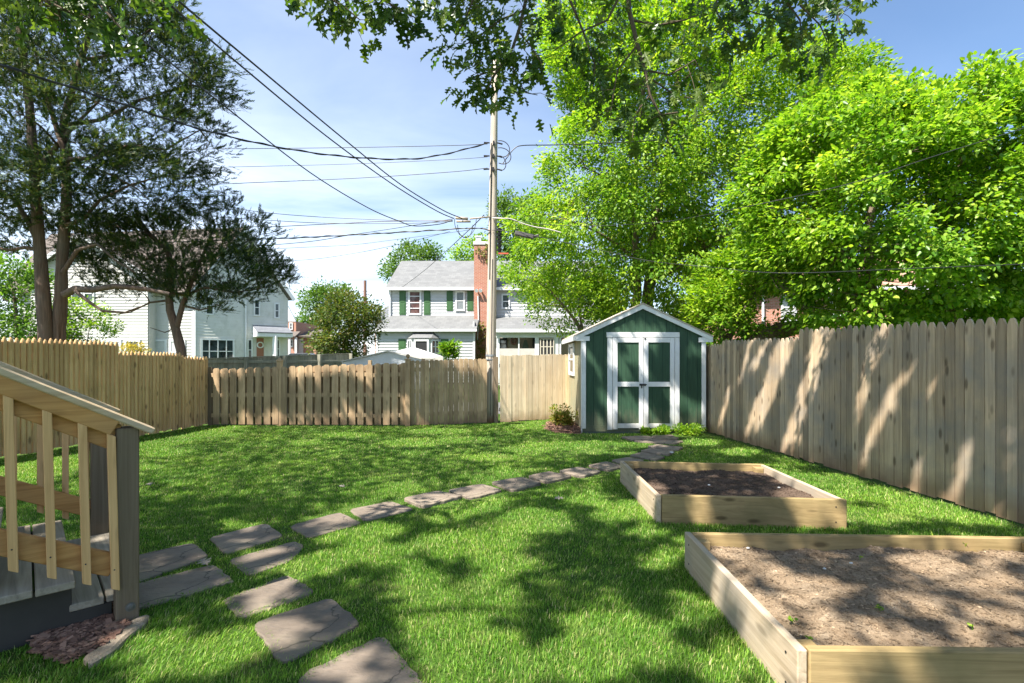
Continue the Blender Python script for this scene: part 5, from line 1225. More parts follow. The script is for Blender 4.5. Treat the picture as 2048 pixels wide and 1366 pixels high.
# lower kitchen extension
ED = 29.3; x0, x1 = hx(752, ED), hx(949, ED); zee = hz(660, ED); zet = hz(634)
w2 = Wallp((x0, ED, 0), (x1, ED, 0), (0, -1, 0))
mb = MB(); lap(mb, (x0, ED, 0), (x1, ED, 0), .1, zee - .05, (0, -1, 0), .17); mb.box(x0, x0 + .1, ED + .02, HD - .03, 0, zee); mb.box(x1 - .1, x1, ED + .02, HD - .03, 0, zee + .5); mb.build('extension_wall', SIDW, white)
slab(white, [(x0 - .15, ED - .25, zee), (x1 + .15, ED - .25, zee), (x1 + .15, HD - .03, zet), (x0 + .4, HD - .03, zet)], .07, SHG, 'lower_roof')
mb = MB(); mb.box(x0 - .15, x1 + .15, ED - .32, ED - .255, zee - .10, zee + .05); mb.build('gutter', WHITE, white)
mb = MB(); mb.tube([(hx(899, 30), 30.1, hz(655, 30)), (hx(899, 30), 30.1, hz(645, 30))], .04, 8); mb.build('vent_pipe', METAL, white)
for a, b in ((752, 756), (946, 950)): mb = MB(); w2.boxm(mb, w2.upix(a), w2.upix(b), 0, zee - .1, .024, .05); mb.build('corner_trim', WHITE, white)
for a, b in ((797, 812), (882, 897)):
    mb = MB(); u0, u1 = w2.upix(a), w2.upix(b); w2.boxm(mb, u0, u1, hz(712, ED), hz(678, ED), .02, .05)
    for f0, f1 in ((.05, .47), (.53, .95)): w2.boxm(mb, u0 + .07, u1 - .07, hz(712, ED) + 1 * f0 * .95, hz(712, ED) + 1 * f1 * .95, .045, .06)
    mb.build('shutter', SHUT, white, bevel=.006)
# bay window: three faces and a hipped little roof
bu = [w2.upix(v) for v in (816, 830, 863, 878)]; bz0, bz1 = hz(720, ED), hz(677, ED); bo = .55
bp = [w2.pt(bu[0], 0, .0), w2.pt(bu[1], 0, bo), w2.pt(bu[2], 0, bo), w2.pt(bu[3], 0, 0)]
mb = MB(); mb.prism([(p_.x, p_.y, bz0 - .6) for p_ in bp], (0, 0, bz1 - bz0 + .6)); bay = mb.build('bay', WHITE, white)
for i, (fr, mv, mh) in enumerate(((.12, (.5,), (.5,)), (.16, (), ()), (.12, (.5,), (.33, .66)))):
    a, b = bp[i], bp[i + 1]; d_ = (b - a).normalized(); wl = Wallp(a, b, (d_.y, -d_.x, 0)); L = wl.L
    window(white, wl, .06, L - .06, bz0, bz1 - .08, fr * .6, mv, mh, pm=DARK if i == 1 else GLASS)
tp = [w2.pt(w2.upix(828), hz(665, ED), .02), w2.pt(w2.upix(868), hz(665, ED), .02)]
lo = [w2.pt(bu[0] - .1, bz1, .0), w2.pt(bu[1] - .08, bz1, bo + .12), w2.pt(bu[2] + .08, bz1, bo + .12), w2.pt(bu[3] + .1, bz1, 0)]
mb = MB(); mb.add([tuple(v) for v in lo + tp], [(0, 1, 4), (1, 2, 5, 4), (2, 3, 5), (3, 2, 1, 0)]); mb.build('bay_roof', SHG, white)
# door awning on the left side
mb = MB(); a0, a1 = P(706, 668, 29.6), P(756, 660, 29.6)
mb.prism([a0, a1, a1 + Vector((0, 0, .10)), a0 + Vector((0, 0, .08))], (0, 1.2, 0)); aw = mb.build('awning', WHITE, white)
mb = MB(); mb.beam(P(716, 670, 29.7), P(750, 702, 29.7), .10, .16); mb.build('brace', WHITE, aw)
# chimney
cx0, cx1, CDp = hx(948, 30.4), hx(990, 30.4), 30.4
mb = MB(); mb.box(cx0, cx1, CDp, CDp + .58, 0, hz(489, CDp)); chm = mb.build('chimney', BRK, white)
mb = MB(); mb.box(cx0 - .05, cx1 + .05, CDp - .05, CDp + .63, hz(489, CDp), hz(483, CDp)); mb.box(cx0 + .1, cx0 + .4, CDp + .1, CDp + .4, hz(483, CDp), hz(473, CDp)); mb.box(cx0 + .03, cx0 + .47, CDp + .05, CDp + .45, hz(473, CDp), hz(471, CDp)); mb.build('chimney_cap', WHITE, chm)
for px in (954, 962):
    mb = MB(); c = P(px, 580, CDp - .16); mb.tube([c + Vector((0, .12, -.02)), c, c + Vector((-.02, -.14, -.06))], [.03, .07, .11], 10); mb.build('floodlight', WHITE, chm)
mb = MB(); mb.tube([P(956, 592, CDp - .05), P(957, 640, CDp - .05), P(955, 680, CDp - .05)], .035, 8); mb.build('conduit', WHITE, chm)
# ivy on the chimney
def ivy(name, lab, pts, per, seed, rad):
    rs = np.random.default_rng(seed); t = thing(name, lab, 'vine', (pts[0].x, pts[0].y, 0)); mb = MB(); mb.tube([Vector((pts[0].x, pts[0].y, 0))] + pts, .012, 5); mb.build('stem', BARK, t)
    C = np.array([tuple(p_) for p_ in pts]); pos, U, V, N = clump_leaves(C, rad, per, 1, tuple(C.mean(0) + [0, 1, 0]), .5, rs)
    pos[:, 1] = np.minimum(pos[:, 1], CDp - .02); v, i, s = replicate(LEAFS[0], LEAFS[1], pos, U, V, N, .14 * rs.uniform(.6, 1.2, len(pos))); np_mesh('leaves', v, i, s, IVYM, t)
ivy('ivy', 'green and reddish ivy climbing the top of the brick chimney', [P(x_, y_, CDp - .12) for x_, y_ in ((985, 560), (982, 540), (978, 520), (970, 505), (958, 500), (984, 500), (975, 490), (983, 530))], 60, 61, .22)
ivy('ivy', 'yellow green ivy clump at the base of the brick chimney', [P(x_, y_, CDp - .14) for x_, y_ in ((960, 712), (962, 695), (970, 700), (958, 680), (968, 670), (975, 650), (962, 655), (980, 690), (985, 670))], 60, 62, .28)
# right wing: screened porch
PD = 28.2; px0, px1 = hx(990, PD), hx(1180, PD); zpe = hz(660, PD)
slab(white, [(px0 - .1, PD - .25, zpe), (px1, PD - .25, zpe), (px1, HD - .03, hz(640) + .1), (px0 - .1, HD - .03, hz(640) + .1)], .07, SHG, 'porch_roof')
mb = MB(); mb.box(px0 - .1, px1, PD - .3, PD - .255, zpe - .14, zpe + .05); mb.build('gutter', WHITE, white)
mb = MB(); mb.box(px0, px1, PD - .02, PD + .1, zpe - .42, zpe - .1); mb.build('beam', WHITE, white)
mb = MB(); lap(mb, (px0, HD - .35, 0), (px1, HD - .35, 0), .2, zpe - .1, (0, -1, 0), .2); mb.build('porch_wall', paint('beige porch siding', (.42, .36, .29), .6, .05, 2), white)
for a, b in ((993, 999), (1036.5, 1039), (1070, 1078), (1108, 1117), (1119, 1122)):
    mb = MB(); mb.box(hx(a, PD), hx(b, PD), PD, PD + .09, .1, zpe - .42); mb.build('porch_post', WHITE, white)
w3 = Wallp((px0, HD - .37, 0), (px1, HD - .37, 0), (0, -1, 0))
window(white, w3, w3.upix(996), w3.upix(1014), w3.zpix(1, 698), w3.zpix(1, 676), .06, (), (.5,), fm=DARK)
window(white, w3, w3.upix(1065), w3.upix(1072), w3.zpix(1, 700), w3.zpix(1, 676), .05, (), (), fm=DARK)
wp = Wallp((px0, PD, 0), (px1, PD, 0), (0, -1, 0))
window(white, wp, wp.upix(1080), wp.upix(1108), .3, hz(677, PD), .05, (.25, .5, .75), (.2, .4, .6, .8), pm=DARK, fm=paint('tan door frame', (.52, .47, .38), .5))
mb = MB(); mb.box(px0, hx(1070, PD), PD + .02, PD + .06, 0, hz(697, PD)); mb.build('porch_panel', paint('grey porch panel', (.50, .47, .43), .6), white)
for px, py, cl, lab in ((1027, 681, (.24, .13, .10), 'brown oval wreath hanging on the porch wall'), (1051, 690, (.12, .17, .15), 'dark green tasselled hanging on the porch wall')):
    c = P(px, py, HD - .48); mb = MB()
    if px < 1040: mb.tube([c + Vector((.10 * math.cos(k * .5236) * 1.4, 0, .22 * math.sin(k * .5236))) for k in range(13)], .055, 7)
    else: mb.prism([c + Vector(q) for q in ((-.06, 0, .3), (.06, 0, .3), (.16, 0, .0), (.22, 0, -.32), (-.22, 0, -.32), (-.16, 0, 0))], (0, -.04, 0)); mb.tube([c + Vector((0, -.02, .3)), c + Vector((0, -.02, .45))], .012, 6)
    solo(mb, 'wall_hanging', simple('hanging', cl, .8), lab, 'decoration')
def pchair(px, lab, m):
    c = Vector((hx(px, 27.2), 27.2, .9)); t = thing('porch_chair', lab, 'chair', (c.x, c.y, 0))
    mb = MB(); mb.tube([c + Vector((.28 * math.cos(a), 0, .05 + .42 * math.sin(a))) for a in [math.pi * k / 10 for k in range(11)]], .025, 7); mb.build('backrest', m, t)
    mb = MB(); mb.box(c.x - .27, c.x + .27, c.y - .45, c.y, c.z - .05, c.z); mb.build('seat', m, t, bevel=.01)
    for ax in (-.24, .24):
        for ay in (-.42, -.03): mb = MB(); mb.tube([(c.x + ax, c.y + ay, .0), (c.x + ax, c.y + ay, .86)], .02, 6); mb.build('leg', m, t)
pchair(1016, 'pale yellow rounded porch chair behind the fence left of the screen post', simple('yellow enamel', (.45, .42, .22), .5))
pchair(1042, 'grey rounded porch chair behind the fence right of the screen post', METAL)

# cream sided house at the left, gable end in shade
A0 = P(40, 718, 34.0); A1 = P(391, 718, 34.0); B1d = Vector((.77, .638, 0)); A0.z = A1.z = 0
left = thing('sided_house', 'large two storey house with pale lap siding and brown roof behind the cedars', 'house', (-22, 38, 0))
wb = Wallp(A1, A1 + B1d, (.638, -.77, 0)); Lb_ = wb.upix(576); Bend = wb.pt(Lb_, 0)
zeB = 6.1; zpk = 10.6
mb = MB(); lap(mb, A0, A1, .1, 6.3, (0, -1, 0), .2); mb.build('front_wall', SIDC, left)
mb = MB(); lap(mb, A1, Bend, .1, zpk - .1, (.638, -.77, 0), .2, lambda z: (0, Lb_) if z < zeB else (Lb_ / 2 * (z - zeB) / (zpk - zeB), Lb_ - Lb_ / 2 * (z - zeB) / (zpk - zeB))); mb.build('gable_wall', SIDSH, left)
pk = wb.pt(Lb_ / 2, zpk); bk = Vector((-.9, .43, 0)).normalized() * 15
def offv(v, k): return v + Vector((.638, -.77, 0)) * k
ro = .35
e0 = offv(wb.pt(-.35, zeB - .3), ro); p0 = offv(pk, ro); e1 = offv(wb.pt(Lb_ + .35, zeB - .3), ro)
far0, farp = Vector((A0.x - 1, A0.y - .3, zeB - .3)), Vector((A0.x - 1, A0.y + 3.5, zpk))
slab(left, [e0, p0, farp, far0], .12, SHB_, 'roof'); slab(left, [e1, p0 + Vector((.01, .01, 0)), farp + Vector((0, .01, 0)), Vector((A0.x, A0.y + 9, zeB))], .12, SHB_, 'roof')
mb = MB(); mb.beam(e0, p0, .06, .22); mb.beam(e1, p0, .06, .22); mb.build('rake_board', WHITE, left)
# front gable wing of cream siding
g0, g1 = P(62, 718, 33.2), P(296, 718, 33.2); g0.z = g1.z = 0; wg = Wallp(g0, g1, (0, -1, 0)); zg = H + (HY - 548) / F * 33.2; zgp = H + (HY - 472) / F * 33.2
mb = MB(); lap(mb, g0, g1, .1, zgp - .05, (0, -1, 0), .2, lambda z: (0, wg.L) if z < zg else (wg.L * .46 * (z - zg) / (zgp - zg), wg.L - wg.L * .54 * (z - zg) / (zgp - zg))); mb.box(g1.x - .08, g1.x, 33.25, 34, .1, zg); mb.build('wing_wall', SIDC, left)
gp_ = wg.pt(wg.L * .46, zgp)
for e, nm in ((wg.pt(-.4, zg - .3), 0), (wg.pt(wg.L + .4, zg - .3), 1)):
    slab(left, [e + Vector((0, -.4, 0)), gp_ + Vector((0, -.4, 0)), gp_ + Vector((0, 4, 0)), e + Vector((0, 4, 0))], .1, SHB_, 'wing_roof')
    mb = MB(); mb.beam(e + Vector((0, -.44, 0)), gp_ + Vector((0, -.44, 0)), .05, .24); mb.build('rake_board', WHITE, left)
mb = MB(); c = P(168, 470, 35); mb.box(c.x - .3, c.x + .3, c.y - .3, c.y + .3, c.z - .6, c.z + .15); mb.box(c.x - .4, c.x + .4, c.y - .4, c.y + .4, c.z + .15, c.z + .25); mb.build('chimney', simple('tan chimney', (.4, .34, .27), .9), left)
wa = Wallp(A0, A1, (0, -1, 0))
for a, b, bl in ((205, 244, .6), (250, 282, .0)): window(left, wg, wg.upix(a), wg.upix(b), H + (HY - 730) / F * 33.2, H + (HY - 679) / F * 33.2, .14, (), (.5,), blind=(bl, BLND) if bl else None)
for a, b, bl in ((302, 335, .9), (339, 372, .8)): window(left, wa, wa.upix(a), wa.upix(b), H + (HY - 730) / F * 34, H + (HY - 679) / F * 34, .14, (), (.5,), blind=(bl, BLND))
for a, b in ((143, 166), (168, 190)): window(left, wg, wg.upix(a), wg.upix(b), H + (HY - 606) / F * 33.2, H + (HY - 568) / F * 33.2, .11, (), (.5,))
mb = MB(); wa.boxm(mb, wa.L - .2, wa.L + .03, .1, 6.0, .024, .06); mb.build('corner_trim', WHITE, left)
zb = lambda px, py: wb.zpix(wb.upix(px), py)
window(left, wb, wb.upix(401), wb.upix(469), zb(435, 726), zb(435, 677), .12, (.25, .5, .75), (.48,))
window(left, wb, wb.upix(494), wb.upix(505), zb(500, 720), zb(500, 678), .09, (), (.48,))
window(left, wb, wb.upix(549), wb.upix(560), zb(555, 716), zb(555, 678), .09, (), (.48,))
window(left, wb, wb.upix(548), wb.upix(559), zb(555, 637), zb(555, 606), .09, (), (.5,))
window(left, wb, wb.upix(507), wb.upix(520), zb(514, 632), zb(514, 598), .09, (), (.5,))
window(left, wb, wb.upix(410), wb.upix(428), zb(420, 630), zb(420, 592), .09, (), (.5,))
mb = MB(); q = wb.pt(wb.upix(491), 0, .10); mb.tube([(q.x, q.y, .1), (q.x, q.y, zb(491, 600))], .06, 8); mb.build('downspout', WHITE, left)
ud0, ud1 = wb.upix(513), wb.upix(527); mb = MB(); wb.boxm(mb, ud0, ud1, .3, zb(520, 676), .02, .06); dr_ = mb.build('door', simple('red brown door', (.30, .12, .07), .5), left)
mb = MB(); q = wb.pt((ud0 + ud1) / 2, zb(520, 690), .09); mb.tube([q + wb.d * (.2 * math.cos(k * .628)) + Vector((0, 0, .2 * math.sin(k * .628))) for k in range(11)], .05, 6); mb.build('wreath', WHITE, dr_)
# door hood
hu0, hu1 = wb.upix(505), wb.upix(575); ht, hb = zb(540, 653), zb(540, 668); mb = MB()
mb.add([tuple(wb.pt(hu0, ht, .02)), tuple(wb.pt(hu1, ht - .05, .02)), tuple(wb.pt(hu1, hb, 1.3)), tuple(wb.pt(hu0, hb, 1.3)), tuple(wb.pt(hu0, hb - .25, .02)), tuple(wb.pt(hu1, hb - .25, .02)), tuple(wb.pt(hu1, hb - .25, 1.3)), tuple(wb.pt(hu0, hb - .25, 1.3))], [(0, 3, 2, 1), (4, 5, 6, 7), (3, 7, 6, 2), (0, 4, 7, 3), (1, 2, 6, 5)])
hd = mb.build('door_hood', WHITE, left)
mb = MB(); mb.prism([wb.pt(hu0, ht + .01, .02), wb.pt(hu1, ht - .04, .02), wb.pt(hu1, hb + .02, 1.35), wb.pt(hu0, hb + .02, 1.35)], (0, 0, .05)); mb.build('hood_shingles', SHD, hd)
mb = MB(); q = wb.pt(wb.upix(541), 0, 1.2); mb.box(q.x - .13, q.x + .13, q.y - .13, q.y + .13, .1, hb - .2); mb.build('porch_post', WHITE, left)

# brick house, driveway and car far left of centre
RD = 52.0; zb_ = lambda py: H + (HY - py) / F * RD; xb_ = lambda px: (px - CX) / F * RD
mb = MB(); mb.prism([(xb_(540), 40, .3), (xb_(660), 40, .3), (xb_(660), 62, .9), (xb_(540), 62, .9)], (0, 0, -.3)); o = mb.build('driveway', asphalt()); tag(o, 'concrete driveway beside the pale sided house', kind='structure')
bh = thing('brick_house', 'small red brick house with a white gable at the far left of centre', 'house', (xb_(600), RD + 3, .6))
mb = MB(); mb.box(xb_(570), xb_(592), RD, RD + 8, 0, zb_(643)); mb.box(xb_(592) + .01, xb_(628), RD + .6, RD + 8, 0, zb_(672)); mb.build('wall', BRK2, bh)
mb = MB(); mb.prism([(xb_(566), RD - .05, zb_(643)), (xb_(592), RD - .05, zb_(643)), (xb_(576), RD - .05, zb_(612)), (xb_(566), RD - .05, zb_(600))], (0, .2, 0)); mb.build('gable', WHITE, bh)
slab(bh, [(xb_(592.5), RD + .2, zb_(674)), (xb_(631), RD + .2, zb_(676)), (xb_(622), RD + 5, zb_(655)), (xb_(592.5), RD + 5, zb_(655))], .15, SHB_, 'roof')
slab(bh, [(xb_(572), RD - 1.4, zb_(676)), (xb_(602), RD - 1.4, zb_(676)), (xb_(602), RD - .1, zb_(665)), (xb_(572), RD - .1, zb_(665))], .12, SHB_, 'porch_roof')
wl = Wallp((xb_(570), RD, 0), (xb_(592), RD, 0), (0, -1, 0)); window(bh, wl, wl.upix(579), wl.upix(586), zb_(660), zb_(645), .1); window(bh, wl, wl.upix(580), wl.upix(587), zb_(694), zb_(679), .1)
wl = Wallp((xb_(592), RD + .6, 0), (xb_(628), RD + .6, 0), (0, -1, 0)); mb = MB(); wl.boxm(mb, wl.upix(597), wl.upix(607), .7, zb_(677), .02, .08); mb.build('door', WHITE, bh)
mb = MB()
for px in (589.5, 602): mb.box(xb_(px) - .1, xb_(px) + .1, RD - 1.3, RD - 1.1, .6, zb_(676))
mb.build('porch_post', WHITE, bh)
car = thing('parked_car', 'dark grey parked car seen small above the old grey fence', 'car', (xb_(602) * .86, 44, .5)); cx_, cyy, cz = xb_(602) * .86, 44.0, .95
CARP = simple('dark car paint', (.07, .075, .08), .25, .3)
mb = MB(); L2, W2 = 1.05, 2.1
prof = [(-2.1, .35), (-2.1, .75), (-1.3, .85), (-.7, 1.30), (.8, 1.32), (1.5, .95), (2.1, .9), (2.1, .35)]
mb.prism([(cx_ + x_ * .95, cyy, cz - .3 + z_) for x_, z_ in prof], (0, 1.7, 0)); mb.build('body', CARP, car, bevel=.06)
mb = MB(); mb.prism([(cx_ + x_ * .95, cyy - .01, cz - .3 + z_) for x_, z_ in ((-1.1, .88), (-.62, 1.22), (.72, 1.24), (1.3, .95))], (0, 1.72, 0)); mb.build('window', GLASS, car)
for wx in (-1.3, 1.3):
    for wy in (-.05, 1.6): mb = MB(); mb.tube([(cx_ + wx, cyy + wy, cz + .02), (cx_ + wx, cyy + wy + .18, cz + .02)], .32, 16); mb.build('wheel', BLACK, car)
# grey roofed house behind the olive tree
gh = thing('grey_roof_house', 'distant house with slate grey roof between the olive tree and the white house', 'house', P(770, 718, 46)); gz = lambda py: H + (HY - py) / F * 46; gx = lambda px: (px - CX) / F * 46
slab(gh, [(gx(742), 46, gz(640)), (gx(800), 46, gz(640)), (gx(800), 49.5, gz(612) + .3), (gx(758), 49.5, gz(612) + .3)], .15, SHD, 'roof')
mb = MB(); mb.box(gx(748), gx(800), 46.3, 50, 0, gz(640)); mb.build('wall', BRK2, gh)

# brick house behind the mulberry
MD = 24.0; mx = lambda px: (px - CX) / F * MD; mz = lambda py: H + (HY - py) / F * MD
mh = thing('brick_house', 'orange red brick house with white windows showing through the leaves at the right', 'house', (mx(1700), MD + 3, 0))
mb = MB(); mb.box(mx(1488), mx(1900), MD, MD + 7, 0, mz(575)); mb.build('wall', BRK2, mh)
slab(mh, [(mx(1480), MD - .3, mz(577)), (mx(1910), MD - .3, mz(577)), (mx(1910), MD + 3.6, mz(575) + 2.1), (mx(1480), MD + 3.6, mz(575) + 2.1)], .12, shingle('tan orange shingles', (.42, .24, .16), (.50, .30, .21)), 'roof')
wl = Wallp((mx(1488), MD, 0), (mx(1900), MD, 0), (0, -1, 0))
for a, b, t_, bt in ((1561, 1592, 588, 642), (1655, 1681, 588, 632), (1835, 1865, 575 + 6, 632)): window(mh, wl, wl.upix(a), wl.upix(b), mz(bt), mz(t_), .1, (), (.5,), blind=(.9, BLND), sill=True)
mb = MB(); mb.tube([(mx(1524), MD - .1, .2), (mx(1524), MD - .1, mz(580))], .06, 8); mb.build('downspout', WHITE, mh)
mb = MB(); mb.box(mx(1480), mx(1910), MD - .42, MD - .31, mz(577) - .1, mz(577) + .06); mb.build('gutter', WHITE, mh)
lh = thing('shed_roof', 'low white painted lean-to roof beyond the far end of the picket fence', 'lean-to', (mx(1565), 20.5, 0)); lx = lambda px: (px - CX) / F * 20.5
slab(lh, [(lx(1545), 20.5, H + (HY - 672) / F * 20.5), (lx(1590), 20.5, H + (HY - 672) / F * 20.5), (lx(1590), 21.5, 2.75), (lx(1545), 21.5, 2.75)], .08, WHITE, 'roof')
mb = MB(); mb.box(lx(1550), lx(1586), 20.7, 21.4, 0, H + (HY - 674) / F * 20.5); mb.build('wall', SIDC, lh)
wh = thing('white_annex', 'white sided wall glimpsed through leaves at the right edge', 'house', P(2020, 718, 18)); c0, c1 = P(1985, 718, 18), P(2160, 718, 18); c0.z = c1.z = 0
mb = MB(); lap(mb, c0, c1, .1, H + (HY - 598) / F * 18, (0, -1, 0), .2); mb.box(c0.x, c0.x + .1, 18.03, 21, 0, 3.5); mb.build('wall', SIDW, wh)
slab(wh, [(c0.x - .2, 17.7, 3.55), (c1.x, 17.7, 3.55), (c1.x, 21, 4.6), (c0.x - .2, 21, 4.6)], .1, SHD, 'roof')

# white corrugated metal shed and canopy behind the back fence
ms = thing('metal_shed', 'white corrugated metal shed with low gable just behind the back fence', 'shed', P(765, 718, 14.5)); K = 15.0
pa_, pb_, pc_ = P(683, 724, K), P(777, 703, K), P(848, 719, K)
mb = MB(); n = 44; vs = []
for i in range(n + 1):
    t = i / n; x = pa_.x + (pc_.x - pa_.x) * t; o_ = .035 * math.sin(i * math.pi / 1.0 * 1.0 + .5) * (1 if i % 2 else -1)
    xt = (pb_.x - pa_.x) / (pc_.x - pa_.x); zt = pa_.z + (pb_.z - pa_.z) * t / xt if t < xt else pb_.z + (pc_.z - pb_.z) * (t - xt) / (1 - xt)
    vs += [(x, K + .06 + o_, 0), (x, K + .06 + o_, zt - .01)]
mb.add(vs, [(2 * i, 2 * i + 2, 2 * i + 3, 2 * i + 1) for i in range(n)]); mb.build('gable_wall', paint('white metal', (.72, .73, .74), .4, .05, 6, dirt=(.5, .46, .4)), ms)
for a, b in ((pa_, pb_), (pb_, pc_)):
    e = Vector((0, 2.2, 0)); slab(ms, [a + Vector((0, -.05, 0)), b + Vector((0, -.05, 0)), b + e, a + e], .03, WHITE, 'roof')
cn_ = thing('canopy_tent', 'white pyramid canopy top just behind the corrugated metal shed', 'canopy', P(830, 718, 17.8)); K2 = 17.8
ap = P(826, 694, K2 + .9); q4 = [P(750, 712, K2), P(886, 713, K2), P(880, 712, K2 + 2), P(760, 712, K2 + 2)]
mb = MB(); mb.add([tuple(v) for v in q4 + [ap]], [(0, 1, 4), (1, 2, 4), (2, 3, 4), (3, 0, 4)]); mb.prism([v + Vector((0, 0, -.003)) for v in q4], (0, 0, -.14)); mb.build('fabric_top', WHITE, cn_)
for v in q4: mb = MB(); mb.tube([(v.x, v.y, 0), (v.x, v.y, v.z - .15)], .03, 8); mb.build('leg', METAL, cn_)

# ------------------------------------------------------------------ poles and wires
PO = 11.62; base = G(980, 843); base = Vector((P(980, 843, PO).x, PO, 0)); top = P(990, 120, PO)
pole = thing('utility_pole', 'tall weathered wooden utility pole standing at the back fence', 'utility pole', base)
def pp(py, o=(0, 0, 0)):
    z = H + (HY - py) / F * PO; t = z / top.z; return Vector((base.x + (top.x - base.x) * t + o[0], PO + o[1], z + o[2]))
mb = MB(); q = [Vector((base.x, PO, -.1))] + [pp(v) for v in (760, 620, 480, 340, 230, 120)]; mb.tube(q, [.125, .118, .108, .098, .088, .078, .070], 16); mb.build('shaft', POLEW, pole, smooth=True)
mb = MB(); mb.tube([pp(y_, (.01, -.115 + (836 - y_) * 3.4e-5 * 1.6, 0)) for y_ in (830, 650, 540, 520)], .010, 6); mb.tube([pp(y_, (-.05, -.10, 0)) for y_ in (560, 480, 400, 290)], .012, 6); mb.build('riser_wire', BLACK, pole)
mb = MB(); mb.tube([pp(720, (-.02, 0, 0)), pp(718, (-.02, 0, 0))], .125, 16); mb.tube([pp(713), pp(709)], .121, 16); mb.build('metal_band', METAL, pole)
for y_ in (290, 316, 342):
    mb = MB(); c = pp(y_); mb.box(c.x - .02, c.x + .02, PO - .14, PO - .08, c.z - .04, c.z + .04)
    mb.tube([c + Vector((-.09, -.12, 0)), c + Vector((-.22, -.12, 0))], [.016, .024], 8); mb.tube([c + Vector((.08, -.12, .0)), c + Vector((.20, -.12, -.03))], [.016, .02], 8); mb.build('insulator', DARKMETAL, pole)
mb = MB(); c = pp(480, (.16, -.05, 0))
for k in range(6): mb.tube([c + Vector((0, 0, .24 - k * .09)), c + Vector((0, 0, .18 - k * .09))], [.06, .042], 10)
mb.tube([c + Vector((0, 0, .26)), c + Vector((0, 0, -.34))], .03, 8); mb.build('lightning_arrester', BLACK, pole)
mb = MB(); c = pp(509, (.0, -.11, 0)); mb.box(c.x + .14, c.x + .37, c.y, c.y + .03, c.z - .012, c.z + .018); mb.build('marker_tag', simple('orange red tag', (.55, .10, .05), .5), pole)
for a, b, d_ in ((286, 316, .32), (300, 330, .36), (316, 342, .22)):
    mb = MB(); s = pp(a, (.1, -.12, 0)); e = pp(b, (.12, -.12, 0)); q5 = [s, s + Vector((d_ * .7, -.05, .02)), s.lerp(e, .5) + Vector((d_ * 1.25, -.05, -.08)), e + Vector((d_ * .6, -.04, -.12)), e]
    mb.tube([sum((q5[j] * (math.comb(4, j) * (k / 14) ** j * (1 - k / 14) ** (4 - j)) for j in range(5)), Vector()) for k in range(15)], .010, 6, cap=False); mb.build('drip_loop', BLACK, pole)
for a, w_ in ((440, .5), (452, .35)):
    mb = MB(); s = pp(a, (-.62, -.1, 0)); mb.tube([s + Vector((w_ * (math.cos(k * .35 + 3.14)) * .5, 0, -.42 * abs(math.sin(k * .35)) * w_ * 2)) for k in range(10)], .007, 5, cap=False); mb.build('drip_loop', BLACK, pole)
mb = MB(); c = pp(440, (-.62, -.1, 0)); mb.tube([c + Vector((-.22, 0, .02)), c + Vector((.06, 0, .0))], .032, 10); mb.tube([c + Vector((-.2, 0, -.06)), c + Vector((.12, 0, -.06))], .025, 10); mb.tube([c + Vector((.1, 0, .0)), c + Vector((.55, .02, .05))], .018, 8); mb.build('splice_can', simple('tan splice can', (.42, .34, .27), .5), pole, smooth=True)
mb = MB(); a, b = P(1030, 466, PO - .1), P(1068, 474, PO - .1); mb.beam(a, b, .09, .11); mb.beam(b, P(1078, 470, PO - .1), .05, .06); mb.build('splice_case', simple('grey splice case', (.10, .09, .09), .5), pole, bevel=.02)
mb = MB(); c = pp(735, (-.06, -.14, 0)); pole_n = mb

WIRE = simple('black cable', (.022, .022, .024), .5); WIREP = simple('pale cable', (.55, .50, .47), .5)
def wire(lab, pts, r, m=WIRE, sub=6, twist=0):
    """pts: (px, py, D): smooth curve through measured points"""
    w_ = [P(*p_) for p_ in pts]; out = []
    for i in range(len(w_) - 1):
        p0, p1, p2, p3 = w_[max(i - 1, 0)], w_[i], w_[i + 1], w_[min(i + 2, len(w_) - 1)]
        for k in range(sub):
            t = k / sub; out.append(.5 * ((2 * p1) + (p2 - p0) * t + (2 * p0 - 5 * p1 + 4 * p2 - p3) * t * t + (3 * p1 - p0 - 3 * p2 + p3) * t ** 3))
    out.append(w_[-1]); mb = MB(); mb.tube(out, r, 6)
    if twist:
        o2 = []; L = 0
        for i in range(len(out) - 1):
            n_ = max(2, int((out[i + 1] - out[i]).length / .06))
            for k in range(n_):
                p_ = out[i].lerp(out[i + 1], k / n_); L += (out[i + 1] - out[i]).length / n_; o2.append(p_ + Vector((0, math.cos(L * 9) * r * 1.3, math.sin(L * 9) * r * 1.3)))
        mb.tube(o2, r * .8, 5)
    solo(mb, 'overhead_wire', m, lab, 'wire', 'wires meeting at the utility pole')
wire('thick twisted service cable sagging from the upper left edge to the pole top', [(-250, 60, 4.5), (0, 130, 5.8), (220, 200, 7), (400, 258, 8.2), (560, 295, 9.3), (700, 314, 10.2), (820, 318, 10.9), (900, 306, 11.2), (975, 286, 11.5)], .012, twist=1)
wire('lower black cable sloping from the top left corner down to the splice can', [(120, -80, 4.0), (190, 0, 4.4), (310, 100, 5.4), (440, 205, 6.7), (620, 345, 9), (735, 415, 10.4), (800, 443, 11), (830, 452, 11.2), (880, 448, 11.4), (905, 440, 11.5)], .0095)
wire('left one of two parallel black cables descending steeply from the top edge', [(250, -80, 4.0), (330, 0, 4.5), (480, 130, 5.9), (650, 270, 8.2), (780, 365, 10), (870, 420, 11), (908, 437, 11.5)], .0105)
wire('right one of two parallel black cables descending steeply from the top edge', [(270, -80, 4.0), (355, 0, 4.5), (510, 130, 5.9), (690, 280, 8.2), (800, 368, 10), (885, 420, 11), (925, 437, 11.5)], .0105)
wire('uppermost thin wire running level from the cedar to the pole', [(-100, 300, 16), (200, 300, 14.5), (420, 298, 13.5), (700, 295, 12.5), (900, 291, 12), (975, 288, 11.6)], .0075)
